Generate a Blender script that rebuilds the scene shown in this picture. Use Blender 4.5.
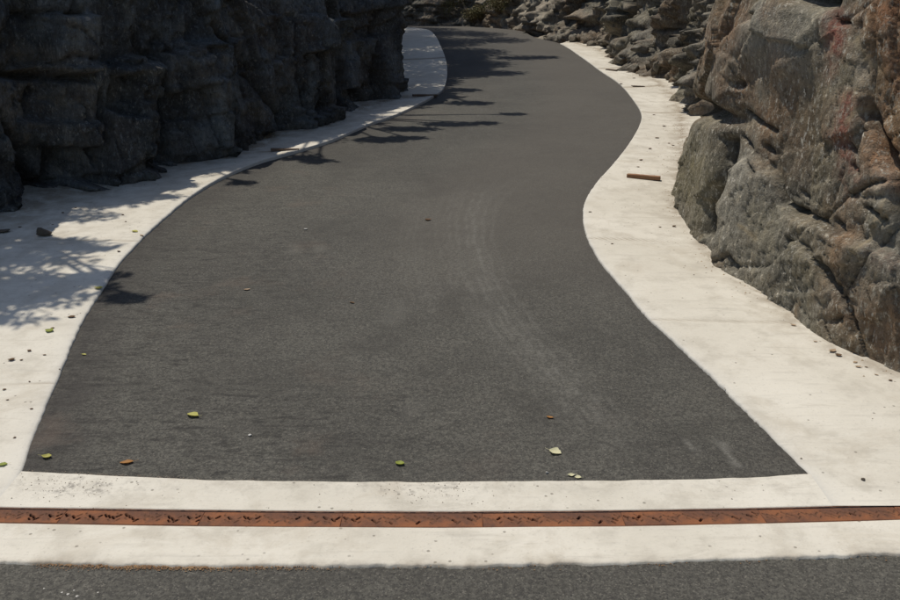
import bpy, math, random
import numpy as np
from mathutils import Vector, Matrix

# ------------------------------------------------------------------ clear
for o in list(bpy.data.objects):
    bpy.data.objects.remove(o)
scene = bpy.context.scene
COL = scene.collection
random.seed(7)
rng = np.random.default_rng(7)

# ------------------------------------------------------------------ camera, sky, sun, exposure
PITCH = math.radians(17.2)
CAM_H = 1.68
LENS = 35.0
FPX = 900.0 * LENS / 36.0            # focal length in photo pixels
cam_d = bpy.data.cameras.new('camera')
cam = bpy.data.objects.new('camera', cam_d)
COL.objects.link(cam)
cam.location = (0, 0, CAM_H)
cam.rotation_euler = (math.pi / 2 - PITCH, 0, 0)
cam_d.lens = LENS
cam_d.sensor_width = 36.0
cam_d.clip_start = 0.05
cam_d.clip_end = 2000
scene.camera = cam

SUN_AZ = math.radians(46)            # to the left of straight ahead
SUN_EL = math.radians(68)
S = Vector((-math.sin(SUN_AZ) * math.cos(SUN_EL), math.cos(SUN_AZ) * math.cos(SUN_EL), math.sin(SUN_EL)))
world = bpy.data.worlds.new('World')
scene.world = world
world.use_nodes = True
wn = world.node_tree
wn.nodes.clear()
sky = wn.nodes.new('ShaderNodeTexSky')
sky.sky_type = 'NISHITA'
sky.sun_disc = False
sky.sun_elevation = SUN_EL
sky.sun_rotation = -SUN_AZ
sky.air_density = 1.0
sky.dust_density = 1.0
bg = wn.nodes.new('ShaderNodeBackground')
bg.inputs[1].default_value = 0.10
wo = wn.nodes.new('ShaderNodeOutputWorld')
wn.links.new(sky.outputs[0], bg.inputs[0])
wn.links.new(bg.outputs[0], wo.inputs[0])
sun_d = bpy.data.lights.new('sun', 'SUN')
sun_d.energy = 4.0
sun_d.angle = math.radians(0.55)
sun_d.color = (1.0, 0.94, 0.84)
sun = bpy.data.objects.new('sun', sun_d)
COL.objects.link(sun)
sun.location = S * 40
sun.rotation_euler = S.to_track_quat('Z', 'Y').to_euler()
vs = scene.view_settings
vs.view_transform = 'Standard'
vs.look = 'None'
vs.exposure = 0.0
vs.gamma = 1.0
vs.use_curve_mapping = False
scene.render.engine = 'CYCLES'

# ------------------------------------------------------------------ ground shape and pixel -> ground
DRAIN_Y = 2.76
def zg(y):
    y = np.asarray(y, float)
    t = y - DRAIN_Y
    a = 0.08 * 0.5 * (t + np.sqrt(t * t + 0.02))
    t = y - 23.0
    b = 0.05 * 0.5 * (t + np.sqrt(t * t + 0.8))
    t = y - 40.0
    c = 0.03 * 0.5 * (t + np.sqrt(t * t + 4.0))
    return a - b - c

def px(x, y):
    dx = (x - 450.0) / FPX
    dy = -(y - 300.0) / FPX
    d = np.array([dx, math.cos(PITCH) + dy * math.sin(PITCH), -math.sin(PITCH) + dy * math.cos(PITCH)])
    ts = np.linspace(1.5, 60, 6000)
    g = CAM_H + ts * d[2] - zg(ts * d[1])
    i = int(np.argmax(g < 0))
    if g[i] >= 0:
        i = len(ts) - 1
    a = ts[max(i - 1, 0)]; b = ts[i]
    for _ in range(30):
        m = 0.5 * (a + b)
        if CAM_H + m * d[2] - zg(m * d[1]) < 0: b = m
        else: a = m
    p = d * b
    return np.array([p[0], p[1]])

def pxs(pts): return np.array([px(*p) for p in pts])

def to_px(P):
    P = np.asarray(P, float)
    x = P[..., 0]; y = P[..., 1]; z = P[..., 2] - CAM_H
    c, s = math.cos(PITCH), math.sin(PITCH)
    depth = np.maximum(y * c - z * s, 0.2)
    up = y * s + z * c
    return 450 + FPX * x / depth, 300 - FPX * up / depth

# ------------------------------------------------------------------ numpy noise
def hsh(ix, iy, iz, k=0):
    h = (ix.astype(np.int64) * 374761393 + iy.astype(np.int64) * 668265263 + iz.astype(np.int64) * 2147483647 + k * 974634777) & 0xffffffff
    h = ((h ^ (h >> 13)) * 1274126177) & 0xffffffff
    h = ((h ^ (h >> 16)) * 2246822519) & 0xffffffff
    h = h ^ (h >> 15)
    return (h & 0xffffff) / float(0xffffff)

def vnoise(P, k=0):
    P = np.asarray(P, float)
    i = np.floor(P); f = P - i
    f = f * f * f * (f * (f * 6 - 15) + 10)
    i = i.astype(np.int64)
    r = 0
    for a in (0, 1):
        wx = f[..., 0] if a else 1 - f[..., 0]
        for b in (0, 1):
            wy = f[..., 1] if b else 1 - f[..., 1]
            for c in (0, 1):
                wz = f[..., 2] if c else 1 - f[..., 2]
                r = r + wx * wy * wz * hsh(i[..., 0] + a, i[..., 1] + b, i[..., 2] + c, k)
    return r * 2 - 1

def fbm(P, oct=4, k=0, gain=0.5):
    r = 0; a = 1.0; t = 0
    for o in range(oct):
        r = r + a * vnoise(P * (2.03 ** o) + 17.3 * o, k + o); t += a; a *= gain
    return r / t

def vor(P, k=0):
    P = np.asarray(P, float)
    i = np.floor(P).astype(np.int64); f = P - i
    sh = P.shape[:-1]
    F1 = np.full(sh, 9.0); F2 = np.full(sh, 9.0)
    ID = np.zeros(sh + (3,), np.int64); V = np.zeros(sh + (3,))
    for a in (-1, 0, 1):
        for b in (-1, 0, 1):
            for c in (-1, 0, 1):
                cx = i[..., 0] + a; cy = i[..., 1] + b; cz = i[..., 2] + c
                dx = a + hsh(cx, cy, cz, k + 1) - f[..., 0]
                dy = b + hsh(cx, cy, cz, k + 2) - f[..., 1]
                dz = c + hsh(cx, cy, cz, k + 3) - f[..., 2]
                d = np.sqrt(dx * dx + dy * dy + dz * dz)
                n = d < F1
                F2 = np.where(n, F1, np.minimum(F2, d))
                F1 = np.where(n, d, F1)
                ID[..., 0] = np.where(n, cx, ID[..., 0]); ID[..., 1] = np.where(n, cy, ID[..., 1]); ID[..., 2] = np.where(n, cz, ID[..., 2])
                V[..., 0] = np.where(n, -dx, V[..., 0]); V[..., 1] = np.where(n, -dy, V[..., 1]); V[..., 2] = np.where(n, -dz, V[..., 2])
    return F1, F2, ID, V

def facets(P, k, off, tilt):
    """blocky fracture relief: every cell has its own offset and tilt"""
    F1, F2, ID, V = vor(P, k)
    o = hsh(ID[..., 0], ID[..., 1], ID[..., 2], k + 11) * 2 - 1
    g = 0
    for j in range(3):
        g = g + (hsh(ID[..., 0], ID[..., 1], ID[..., 2], k + 20 + j) * 2 - 1) * V[..., j]
    return o * off + g * tilt, F2 - F1

def sstep(a, b, x):
    t = np.clip((x - a) / (b - a), 0, 1)
    return t * t * (3 - 2 * t)

def seg_dist(X, Y, pts):
    """distance of points to a polyline, and the signed side of the nearest segment"""
    best = np.full(X.shape, 1e9); side = np.zeros(X.shape)
    for (x0, y0), (x1, y1) in zip(pts[:-1], pts[1:]):
        dx, dy = x1 - x0, y1 - y0
        t = np.clip(((X - x0) * dx + (Y - y0) * dy) / (dx * dx + dy * dy + 1e-9), 0, 1)
        d = np.hypot(X - x0 - t * dx, Y - y0 - t * dy)
        cr = dx * (Y - y0) - dy * (X - x0)
        m = d < best
        best = np.where(m, d, best); side = np.where(m, np.sign(cr), side)
    return best, side

def catmull(P, n=12):
    P = np.asarray(P, float)
    Q = np.vstack([2 * P[0] - P[1], P, 2 * P[-1] - P[-2]])
    out = []
    for i in range(1, len(Q) - 2):
        p0, p1, p2, p3 = Q[i - 1], Q[i], Q[i + 1], Q[i + 2]
        for t in np.linspace(0, 1, n, endpoint=False):
            out.append(0.5 * ((2 * p1) + (-p0 + p2) * t + (2 * p0 - 5 * p1 + 4 * p2 - p3) * t * t + (-p0 + 3 * p1 - 3 * p2 + p3) * t ** 3))
    out.append(Q[-2])
    return np.array(out)

def arclen(P):
    return np.r_[0, np.cumsum(np.linalg.norm(np.diff(P, axis=0), axis=1))]

def resample(P, n):
    d = arclen(P)
    t = np.linspace(0, d[-1], n)
    return np.stack([np.interp(t, d, P[:, j]) for j in range(P.shape[1])], 1)

def smooth(P, it):
    P = P.copy()
    for _ in range(it):
        P[1:-1] = 0.25 * P[:-2] + 0.5 * P[1:-1] + 0.25 * P[2:]
    return P

# ------------------------------------------------------------------ mesh helpers
def link(name, me, mat=None, parent=None, shade=True):
    o = bpy.data.objects.new(name, me)
    COL.objects.link(o)
    if mat: me.materials.clear(); me.materials.append(mat)
    if parent: o.parent = parent
    if shade and len(me.polygons):
        me.polygons.foreach_set('use_smooth', np.ones(len(me.polygons), bool))
    return o

def mesh_np(name, V, F, attrs=None):
    """V (n,3), F (m,k)"""
    V = np.asarray(V, np.float32).reshape(-1, 3); F = np.asarray(F, np.int32)
    me = bpy.data.meshes.new(name)
    me.vertices.add(len(V)); me.vertices.foreach_set('co', V.ravel())
    k = F.shape[1]
    me.loops.add(F.size); me.loops.foreach_set('vertex_index', F.ravel())
    me.polygons.add(len(F))
    me.polygons.foreach_set('loop_start', np.arange(0, F.size, k, dtype=np.int32))
    me.polygons.foreach_set('loop_total', np.full(len(F), k, np.int32))
    me.update(calc_edges=True)
    me.validate()
    for n, a in (attrs or {}).items():
        at = me.attributes.new(n, 'FLOAT', 'POINT')
        at.data.foreach_set('value', np.asarray(a, np.float32).ravel())
    return me

def grid_faces(nu, nv, flip=False):
    i = np.arange(nu - 1)[:, None] * nv + np.arange(nv - 1)[None, :]
    f = np.stack([i, i + nv, i + nv + 1, i + 1], -1).reshape(-1, 4)
    return f[:, ::-1] if flip else f

def grid_mesh(name, G, attrs=None, flip=False):
    nu, nv = G.shape[:2]
    return mesh_np(name, G.reshape(-1, 3), grid_faces(nu, nv, flip), attrs)

def empty(name, loc=(0, 0, 0), rz=0):
    o = bpy.data.objects.new(name, None)
    COL.objects.link(o)
    o.location = loc; o.rotation_euler = (0, 0, rz); o.empty_display_size = 0.1
    return o

def tag(o, label=None, cat=None, group=None, kind=None):
    if label: o['label'] = label
    if cat: o['category'] = cat
    if group: o['group'] = group
    if kind: o['kind'] = kind
    return o

class MB:
    """collects tubes and polygons into one mesh"""
    def __init__(s): s.v = []; s.f = []
    def tube(s, pts, radii, n=7, cap=True):
        pts = [Vector(p) for p in pts]
        rings = []
        for i, p in enumerate(pts):
            a = pts[max(i - 1, 0)]; b = pts[min(i + 1, len(pts) - 1)]
            t = (b - a).normalized()
            u = t.cross(Vector((0.3, 0.2, 1)) if abs(t.z) < 0.9 else Vector((1, 0.1, 0))).normalized()
            w = t.cross(u)
            r = []
            for k in range(n):
                an = 2 * math.pi * k / n
                r.append(len(s.v)); s.v.append(tuple(p + (u * math.cos(an) + w * math.sin(an)) * radii[i]))
            rings.append(r)
        for a, b in zip(rings[:-1], rings[1:]):
            for k in range(n):
                s.f.append((a[k], a[(k + 1) % n], b[(k + 1) % n], b[k]))
        if cap:
            s.f.append(tuple(rings[0][::-1])); s.f.append(tuple(rings[-1]))
    def build(s, name, mat, parent=None, shade=True):
        me = bpy.data.meshes.new(name); me.from_pydata(s.v, [], s.f); me.update()
        return link(name, me, mat, parent, shade)

# ------------------------------------------------------------------ material helpers
class NT:
    def __init__(s, name):
        s.m = bpy.data.materials.new(name); s.m.use_nodes = True
        s.t = s.m.node_tree; s.t.nodes.clear()
        s.out = s.t.nodes.new('ShaderNodeOutputMaterial')
        s.b = s.t.nodes.new('ShaderNodeBsdfPrincipled')
        s.t.links.new(s.b.outputs[0], s.out.inputs[0])
        tc = s.t.nodes.new('ShaderNodeTexCoord'); s.co = tc.outputs['Object']
    def n(s, typ, **kw):
        nd = s.t.nodes.new(typ)
        for k, v in kw.items(): setattr(nd, k, v)
        return nd
    def l(s, a, b): s.t.links.new(a, b)
    def setv(s, sock, v):
        if isinstance(v, (int, float)): sock.default_value = v
        elif isinstance(v, tuple): sock.default_value = v if len(v) == len(sock.default_value) else v + (1,)
        else: s.l(v, sock)
    def mapping(s, scale=(1, 1, 1), rot=(0, 0, 0)):
        m = s.n('ShaderNodeMapping'); s.l(s.co, m.inputs[0])
        m.inputs['Scale'].default_value = scale; m.inputs['Rotation'].default_value = rot
        return m.outputs[0]
    def noise(s, scale, detail=4, rough=0.55, co=None, dist=0.0):
        nd = s.n('ShaderNodeTexNoise'); s.l(co or s.co, nd.inputs['Vector'])
        nd.inputs['Scale'].default_value = scale; nd.inputs['Detail'].default_value = detail
        nd.inputs['Roughness'].default_value = rough; nd.inputs['Distortion'].default_value = dist
        return nd.outputs[0]
    def voro(s, scale, co=None, feature='F1', out='Distance'):
        nd = s.n('ShaderNodeTexVoronoi', feature=feature); s.l(co or s.co, nd.inputs['Vector'])
        nd.inputs['Scale'].default_value = scale
        return nd.outputs[out]
    def ramp(s, fac, a, b, va=0.0, vb=1.0):
        nd = s.n('ShaderNodeMapRange', interpolation_type='SMOOTHSTEP'); s.setv(nd.inputs['Value'], fac)
        nd.inputs['From Min'].default_value = a; nd.inputs['From Max'].default_value = b
        nd.inputs['To Min'].default_value = va; nd.inputs['To Max'].default_value = vb
        return nd.outputs[0]
    def math(s, op, a, b=0.0):
        nd = s.n('ShaderNodeMath', operation=op); s.setv(nd.inputs[0], a); s.setv(nd.inputs[1], b)
        return nd.outputs[0]
    def mix(s, fac, a, b, mode='MIX'):
        nd = s.n('ShaderNodeMix', data_type='RGBA', blend_type=mode)
        s.setv(nd.inputs[0], fac); s.setv(nd.inputs[6], a); s.setv(nd.inputs[7], b)
        return nd.outputs[2]
    def attr(s, name):
        nd = s.n('ShaderNodeAttribute', attribute_name=name); return nd.outputs['Fac']
    def bump(s, h, strength=0.3, dist=0.01):
        nd = s.n('ShaderNodeBump'); nd.inputs['Strength'].default_value = strength; nd.inputs['Distance'].default_value = dist
        s.l(h, nd.inputs['Height']); s.l(nd.outputs[0], s.b.inputs['Normal'])
    def done(s, col, rough=0.85, spec=0.3):
        s.setv(s.b.inputs['Base Color'], col); s.setv(s.b.inputs['Roughness'], rough)
        s.b.inputs['Specular IOR Level'].default_value = spec
        return s.m

def mat_asphalt(name, lane=True):
    t = NT(name)
    agg = t.voro(190.0, out='Color')
    aggv = t.n('ShaderNodeSeparateColor'); t.l(agg, aggv.inputs[0])
    fine = t.noise(60, 3, 0.7)
    mid = t.noise(9, 5, 0.62)
    big = t.noise(0.9, 4, 0.55)
    roll = t.noise(15.0, 6, 0.75, t.mapping((0.7, 1.7, 1)))
    c = t.mix(t.ramp(big, 0.3, 0.7), (0.060, 0.0565, 0.047), (0.092, 0.087, 0.072))
    c = t.mix(t.ramp(mid, 0.40, 0.75, 0, 0.5), c, (0.105, 0.100, 0.084))
    c = t.mix(t.ramp(fine, 0.40, 0.60, 0.0, 0.65), c, (0.030, 0.028, 0.024))
    c = t.mix(t.ramp(aggv.outputs[0], 0.86, 0.98, 0, 0.4), c, (0.18, 0.165, 0.135))
    c = t.mix(t.ramp(aggv.outputs[1], 0.80, 0.95, 0, 0.6), c, (0.022, 0.021, 0.020))
    h = t.math('ADD', t.math('MULTIPLY', fine, 0.6), t.math('MULTIPLY', t.voro(150.0), -0.7))
    if lane:
        c = t.mix(t.ramp(t.noise(1.6, 5, 0.65, dist=0.5), 0.50, 0.70, 0, 0.5), c, (0.040, 0.037, 0.031))
        rip = t.math('MULTIPLY', t.attr('coarse'), t.ramp(t.noise(10.0, 3, 0.6, t.mapping((0.28, 2.6, 1), (0, 0, 0.08))), 0.56, 0.68))
        c = t.mix(t.math('MULTIPLY', rip, 0.5), c, (0.028, 0.025, 0.022))
        pat = t.math('MULTIPLY', t.attr('coarse'), t.ramp(roll, 0.50, 0.72))
        c = t.mix(t.math('MULTIPLY', pat, 0.75), c, (0.022, 0.020, 0.018))
        c = t.mix(t.math('MULTIPLY', t.attr('dark'), t.ramp(mid, 0.3, 0.6, 0.35, 0.8)), c, (0.030, 0.026, 0.023))
        c = t.mix(t.math('MULTIPLY', t.attr('polish'), 0.55), c, (0.076, 0.067, 0.055))
        c = t.mix(t.math('MULTIPLY', t.attr('mark'), t.math('MULTIPLY', t.ramp(mid, 0.3, 0.7, 0.5, 1.0), t.ramp(fine, 0.62, 0.40, 0.5, 1.0))), c, (0.142, 0.135, 0.117))
        c = t.mix(t.math('MULTIPLY', t.attr('scuff'), t.ramp(fine, 0.35, 0.65, 0.1, 0.7)), c, (0.21, 0.20, 0.175))
        red = t.math('MULTIPLY', t.attr('coarse'), t.ramp(t.noise(2.5, 4, 0.6), 0.55, 0.72, 0, 0.35))
        c = t.mix(red, c, (0.115, 0.085, 0.064))
        h = t.math('ADD', h, t.math('MULTIPLY', pat, -1.2))
    t.bump(h, 0.55, 0.006)
    return t.done(c, 0.86, 0.3)

def mat_concrete():
    t = NT('pale_concrete')
    big = t.noise(1.1, 5, 0.6)
    mid = t.noise(6.5, 6, 0.65)
    fine = t.noise(70, 3, 0.7)
    str_ = t.noise(9, 4, 0.6, t.mapping((0.35, 3.0, 1.0), (0, 0, 0.25)))
    c = t.mix(t.ramp(big, 0.3, 0.7), (0.50, 0.465, 0.39), (0.585, 0.55, 0.472))
    c = t.mix(t.ramp(mid, 0.46, 0.70, 0, 0.6), c, (0.40, 0.368, 0.305))
    c = t.mix(t.ramp(str_, 0.55, 0.75, 0, 0.35), c, (0.35, 0.325, 0.28))
    c = t.mix(t.ramp(fine, 0.55, 0.75, 0, 0.35), c, (0.28, 0.26, 0.222))
    stn = t.ramp(t.noise(2.3, 7, 0.7, dist=0.6), 0.50, 0.68, 0, 0.5)
    c = t.mix(stn, c, (0.40, 0.355, 0.28))
    stk = t.ramp(t.noise(3.5, 6, 0.75, t.mapping((0.5, 2.2, 1), (0, 0, -0.5)), 0.8), 0.55, 0.72, 0, 0.45)
    c = t.mix(stk, c, (0.33, 0.30, 0.245))
    # pits and specks
    v = t.voro(42.0, out='Color'); sv = t.n('ShaderNodeSeparateColor'); t.l(v, sv.inputs[0])
    spot = t.math('MULTIPLY', t.ramp(sv.outputs[0], 0.955, 0.975), t.ramp(t.voro(42.0), 0.30, 0.16))
    c = t.mix(t.math('MULTIPLY', spot, 0.7), c, (0.16, 0.14, 0.11))
    # dirt washed along the rocks, on joints and on the drain side
    d = t.math('MULTIPLY', t.attr('dirt'), t.ramp(mid, 0.3, 0.62))
    c = t.mix(t.math('MULTIPLY', d, 0.85), c, (0.25, 0.205, 0.15))
    g = t.math('MULTIPLY', t.attr('grey'), t.ramp(t.noise(24, 5, 0.7), 0.48, 0.68))
    c = t.mix(t.math('MULTIPLY', g, 0.8), c, (0.17, 0.155, 0.135))
    c = t.mix(t.math('MULTIPLY', t.attr('joint'), 0.75), c, (0.20, 0.155, 0.10))
    c = t.mix(t.math('MULTIPLY', t.attr('rim'), 0.6), c, (0.44, 0.43, 0.40))
    h = t.math('ADD', t.math('MULTIPLY', mid, 0.8), t.math('MULTIPLY', fine, 0.25))
    h = t.math('ADD', h, t.math('MULTIPLY', str_, 0.5))
    h = t.math('SUBTRACT', h, t.math('MULTIPLY', spot, 0.4))
    t.bump(h, 0.45, 0.012)
    return t.done(c, 0.9, 0.25)

def mat_rock(name, cols, lichen=0.5, attrs=True):
    t = NT(name)
    a, b, c3, lc = cols
    n1 = t.noise(1.7, 6, 0.62, dist=0.4)
    n2 = t.noise(5.5, 7, 0.68)
    n3 = t.noise(28, 6, 0.72)
    n4 = t.noise(95, 3, 0.7)
    c = t.mix(t.ramp(n1, 0.35, 0.65), a, b)
    c = t.mix(t.ramp(n2, 0.48, 0.70, 0, 0.75), c, c3)
    if attrs:
        c = t.mix(1.0, c, t.mix(t.attr('tone'), (0.55, 0.55, 0.56), (1.45, 1.43, 1.38)), 'MULTIPLY')
        wob = t.ramp(n2, 0.30, 0.60, 0.35, 1.0)
        c = t.mix(t.math('MULTIPLY', t.attr('rust'), wob), c, (0.265, 0.135, 0.064))
        c = t.mix(t.math('MULTIPLY', t.attr('brown'), wob), c, (0.185, 0.118, 0.070))
        c = t.mix(t.math('MULTIPLY', t.attr('green'), wob), c, (0.165, 0.145, 0.09))
        c = t.mix(t.math('MULTIPLY', t.attr('red'), t.math('MULTIPLY', t.ramp(n2, 0.36, 0.60, 0.15, 1.0), t.ramp(n3, 0.34, 0.56, 0.2, 0.9))), c, (0.27, 0.080, 0.058))
        c = t.mix(t.math('MULTIPLY', t.attr('pale'), t.ramp(n3, 0.3, 0.6, 0.35, 0.9)), c, (0.36, 0.335, 0.275))
    # grain, dark and light
    c = t.mix(t.ramp(n3, 0.50, 0.66, 0, 0.62), c, t.mix(1.0, c, (0.28, 0.27, 0.25), 'MULTIPLY'))
    c = t.mix(t.ramp(n4, 0.52, 0.66, 0, 0.45), c, t.mix(1.0, c, (0.4, 0.39, 0.37), 'MULTIPLY'))
    c = t.mix(t.ramp(t.noise(34, 6, 0.75, t.mapping((1, 1, 0.7), (0.4, 0.2, 0))), 0.52, 0.66, 0, 0.75), c, lc)
    lv = t.noise(46, 4, 0.65, t.mapping((1.0, 1.0, 0.45)))
    lm = t.math('MULTIPLY', t.ramp(lv, 0.57, 0.66), t.ramp(t.noise(3.3, 4, 0.6), 0.40, 0.60))
    c = t.mix(t.math('MULTIPLY', lm, lichen), c, (0.46, 0.43, 0.36))
    st = t.noise(16, 6, 0.8, t.mapping((1.4, 1.4, 0.4), (0.15, 0.1, 0)))
    c = t.mix(t.ramp(st, 0.50, 0.64, 0, 0.55), c, t.mix(1.0, c, (1.75, 1.68, 1.55), 'MULTIPLY'))
    c = t.mix(t.ramp(st, 0.46, 0.34, 0, 0.6), c, t.mix(1.0, c, (0.5, 0.49, 0.48), 'MULTIPLY'))
    if attrs:
        c = t.mix(t.math('MULTIPLY', t.attr('crack'), 0.8), c, (0.022, 0.018, 0.015))
        c = t.mix(t.math('MULTIPLY', t.attr('seam'), t.ramp(n3, 0.3, 0.6, 0.2, 0.8)), c, (0.30, 0.24, 0.15))
    h = t.math('ADD', t.math('MULTIPLY', n2, 1.6), t.math('MULTIPLY', n3, 0.8))
    h = t.math('ADD', h, t.math('MULTIPLY', n4, 0.28))
    t.bump(h, 0.9, 0.02)
    return t.done(c, 0.92, 0.2)

def mat_rust():
    t = NT('rusty_cast_iron')
    n1 = t.noise(3.0, 6, 0.7); n2 = t.noise(40, 5, 0.7); n3 = t.noise(160, 3, 0.7)
    c = t.mix(t.ramp(n1, 0.36, 0.62), (0.085, 0.045, 0.032), (0.22, 0.086, 0.038))
    c = t.mix(t.ramp(n2, 0.5, 0.72, 0, 0.7), c, (0.075, 0.042, 0.031))
    c = t.mix(t.ramp(n3, 0.55, 0.72, 0, 0.5), c, (0.25, 0.125, 0.062))
    c = t.mix(t.math('MULTIPLY', t.attr('slot'), 0.9), c, (0.055, 0.038, 0.028))
    c = t.mix(t.math('MULTIPLY', t.attr('silt'), t.ramp(n2, 0.3, 0.6, 0.5, 1)), c, (0.115, 0.058, 0.034))
    t.bump(t.math('ADD', n2, t.math('MULTIPLY', n3, 0.5)), 0.5, 0.004)
    return t.done(c, 0.88, 0.2)

def mat_simple(name, a, b, scale=8, rough=0.85, bump=0.3, stretch=(1, 1, 1), transl=0.0):
    t = NT(name)
    n1 = t.noise(scale, 5, 0.65, t.mapping(stretch)); n2 = t.noise(scale * 7, 3, 0.7, t.mapping(stretch))
    c = t.mix(t.ramp(n1, 0.35, 0.65), a, b)
    c = t.mix(t.ramp(n2, 0.5, 0.75, 0, 0.4), c, tuple(x * 0.5 for x in a))
    t.bump(t.math('ADD', n1, n2), bump, 0.004)
    m = t.done(c, rough, 0.25)
    if transl:
        tr = t.n('ShaderNodeBsdfTranslucent'); t.setv(tr.inputs[0], c)
        mx = t.n('ShaderNodeMixShader'); mx.inputs[0].default_value = transl
        t.l(t.b.outputs[0], mx.inputs[1]); t.l(tr.outputs[0], mx.inputs[2]); t.l(mx.outputs[0], t.out.inputs[0])
    return m

M_LANE = mat_asphalt('lane_asphalt', True)
M_ROAD = mat_asphalt('road_asphalt', False)
M_CONC = mat_concrete()
M_ROCK_R = mat_rock('lit_schist', ((0.138, 0.126, 0.097), (0.185, 0.174, 0.143), (0.138, 0.112, 0.075), (0.36, 0.33, 0.265)), 1.0)
M_ROCK_F = mat_rock('far_schist', ((0.105, 0.098, 0.082), (0.18, 0.168, 0.142), (0.15, 0.12, 0.075), (0.33, 0.30, 0.235)), 0.7)
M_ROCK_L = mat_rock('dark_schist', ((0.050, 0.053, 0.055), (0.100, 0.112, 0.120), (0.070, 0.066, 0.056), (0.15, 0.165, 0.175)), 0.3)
M_RUST = mat_rust()
M_STEEL = mat_simple('rusty_rail_steel', (0.14, 0.075, 0.05), (0.20, 0.11, 0.07), 30)
M_EARTH = mat_simple('dry_earth', (0.20, 0.15, 0.10), (0.28, 0.22, 0.15), 3, bump=0.6)
M_BARK = mat_simple('grey_bark', (0.10, 0.08, 0.06), (0.17, 0.14, 0.11), 10, bump=0.8, stretch=(1, 1, 0.2))
M_LEAVES = mat_simple('tree_leaves', (0.045, 0.075, 0.022), (0.075, 0.105, 0.035), 3, 0.6, 0.1, transl=0.25)
M_BRUSH = mat_simple('dry_brush', (0.14, 0.11, 0.055), (0.10, 0.10, 0.045), 4, 0.8, 0.1, transl=0.2)
LEAFM = {
    'green': mat_simple('leaf_green', (0.20, 0.25, 0.035), (0.30, 0.32, 0.06), 40, 0.6, 0.1, transl=0.2),
    'yellow': mat_simple('leaf_yellow_green', (0.40, 0.38, 0.09), (0.50, 0.46, 0.14), 40, 0.6, 0.1, transl=0.2),
    'cream': mat_simple('leaf_cream', (0.56, 0.53, 0.30), (0.66, 0.62, 0.42), 40, 0.65, 0.1, transl=0.2),
    'orange': mat_simple('leaf_orange', (0.40, 0.20, 0.05), (0.30, 0.13, 0.04), 40, 0.65, 0.1, transl=0.2),
    'brown': mat_simple('leaf_brown', (0.11, 0.065, 0.035), (0.17, 0.10, 0.05), 40, 0.75, 0.2, transl=0.1),
    'tan': mat_simple('leaf_tan', (0.34, 0.24, 0.15), (0.44, 0.33, 0.22), 40, 0.75, 0.2, transl=0.1),
}

# ------------------------------------------------------------------ outlines read off the photograph
L_PX = [(22, 473), (35, 433), (56, 387), (77, 335), (98, 298), (121, 263), (151, 232), (189, 200), (222, 180), (260, 164), (300, 152.5), (333, 142), (367, 127), (400, 115), (433, 98), (445, 87), (447, 67), (442, 50), (434, 35)]
R_PX = [(810, 476), (733, 400), (704, 371), (650, 321), (620, 286), (600, 262), (586, 236), (583, 216), (586, 200), (597, 183), (613, 165), (628, 146), (639, 127), (641, 114), (632, 99), (619, 84), (600, 71), (581, 57), (560, 44), (533, 37)]
lw = pxs(L_PX); rw = pxs(R_PX)
L_W = np.vstack([lw, [[-0.75, 24.9], [-1.7, 26.6], [-3.6, 27.6], [-7, 28.2], [-14, 28.4]]])
R_W = np.vstack([rw, [[1.75, 24.4], [0.9, 27.0], [-0.6, 29.0], [-3.0, 30.6], [-7, 31.2], [-14, 31.4]]])
LC = catmull(L_W, 16); RC = catmull(R_W, 16)
print('road widths', [round(float(np.min(np.hypot(*(RC - q).T))), 2) for q in LC[::16]])

# ------------------------------------------------------------------ the setting: ground, lane, concrete, front road
ys = np.r_[np.linspace(-300, -8, 25), np.linspace(-6, 45, 120), np.linspace(50, 400, 30)]
xs = np.r_[np.linspace(-300, -15, 25), np.linspace(-13, 13, 60), np.linspace(15, 300, 25)]
GX, GY = np.meshgrid(xs, ys, indexing='ij')
GZ = zg(GY) - 0.07 + 0.02 * fbm(np.stack([GX, GY, GX * 0], -1) * 0.6, 3)
ground = link('ground', grid_mesh('ground', np.stack([GX, GY, GZ], -1)), M_EARTH)
tag(ground, kind='structure')

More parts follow.
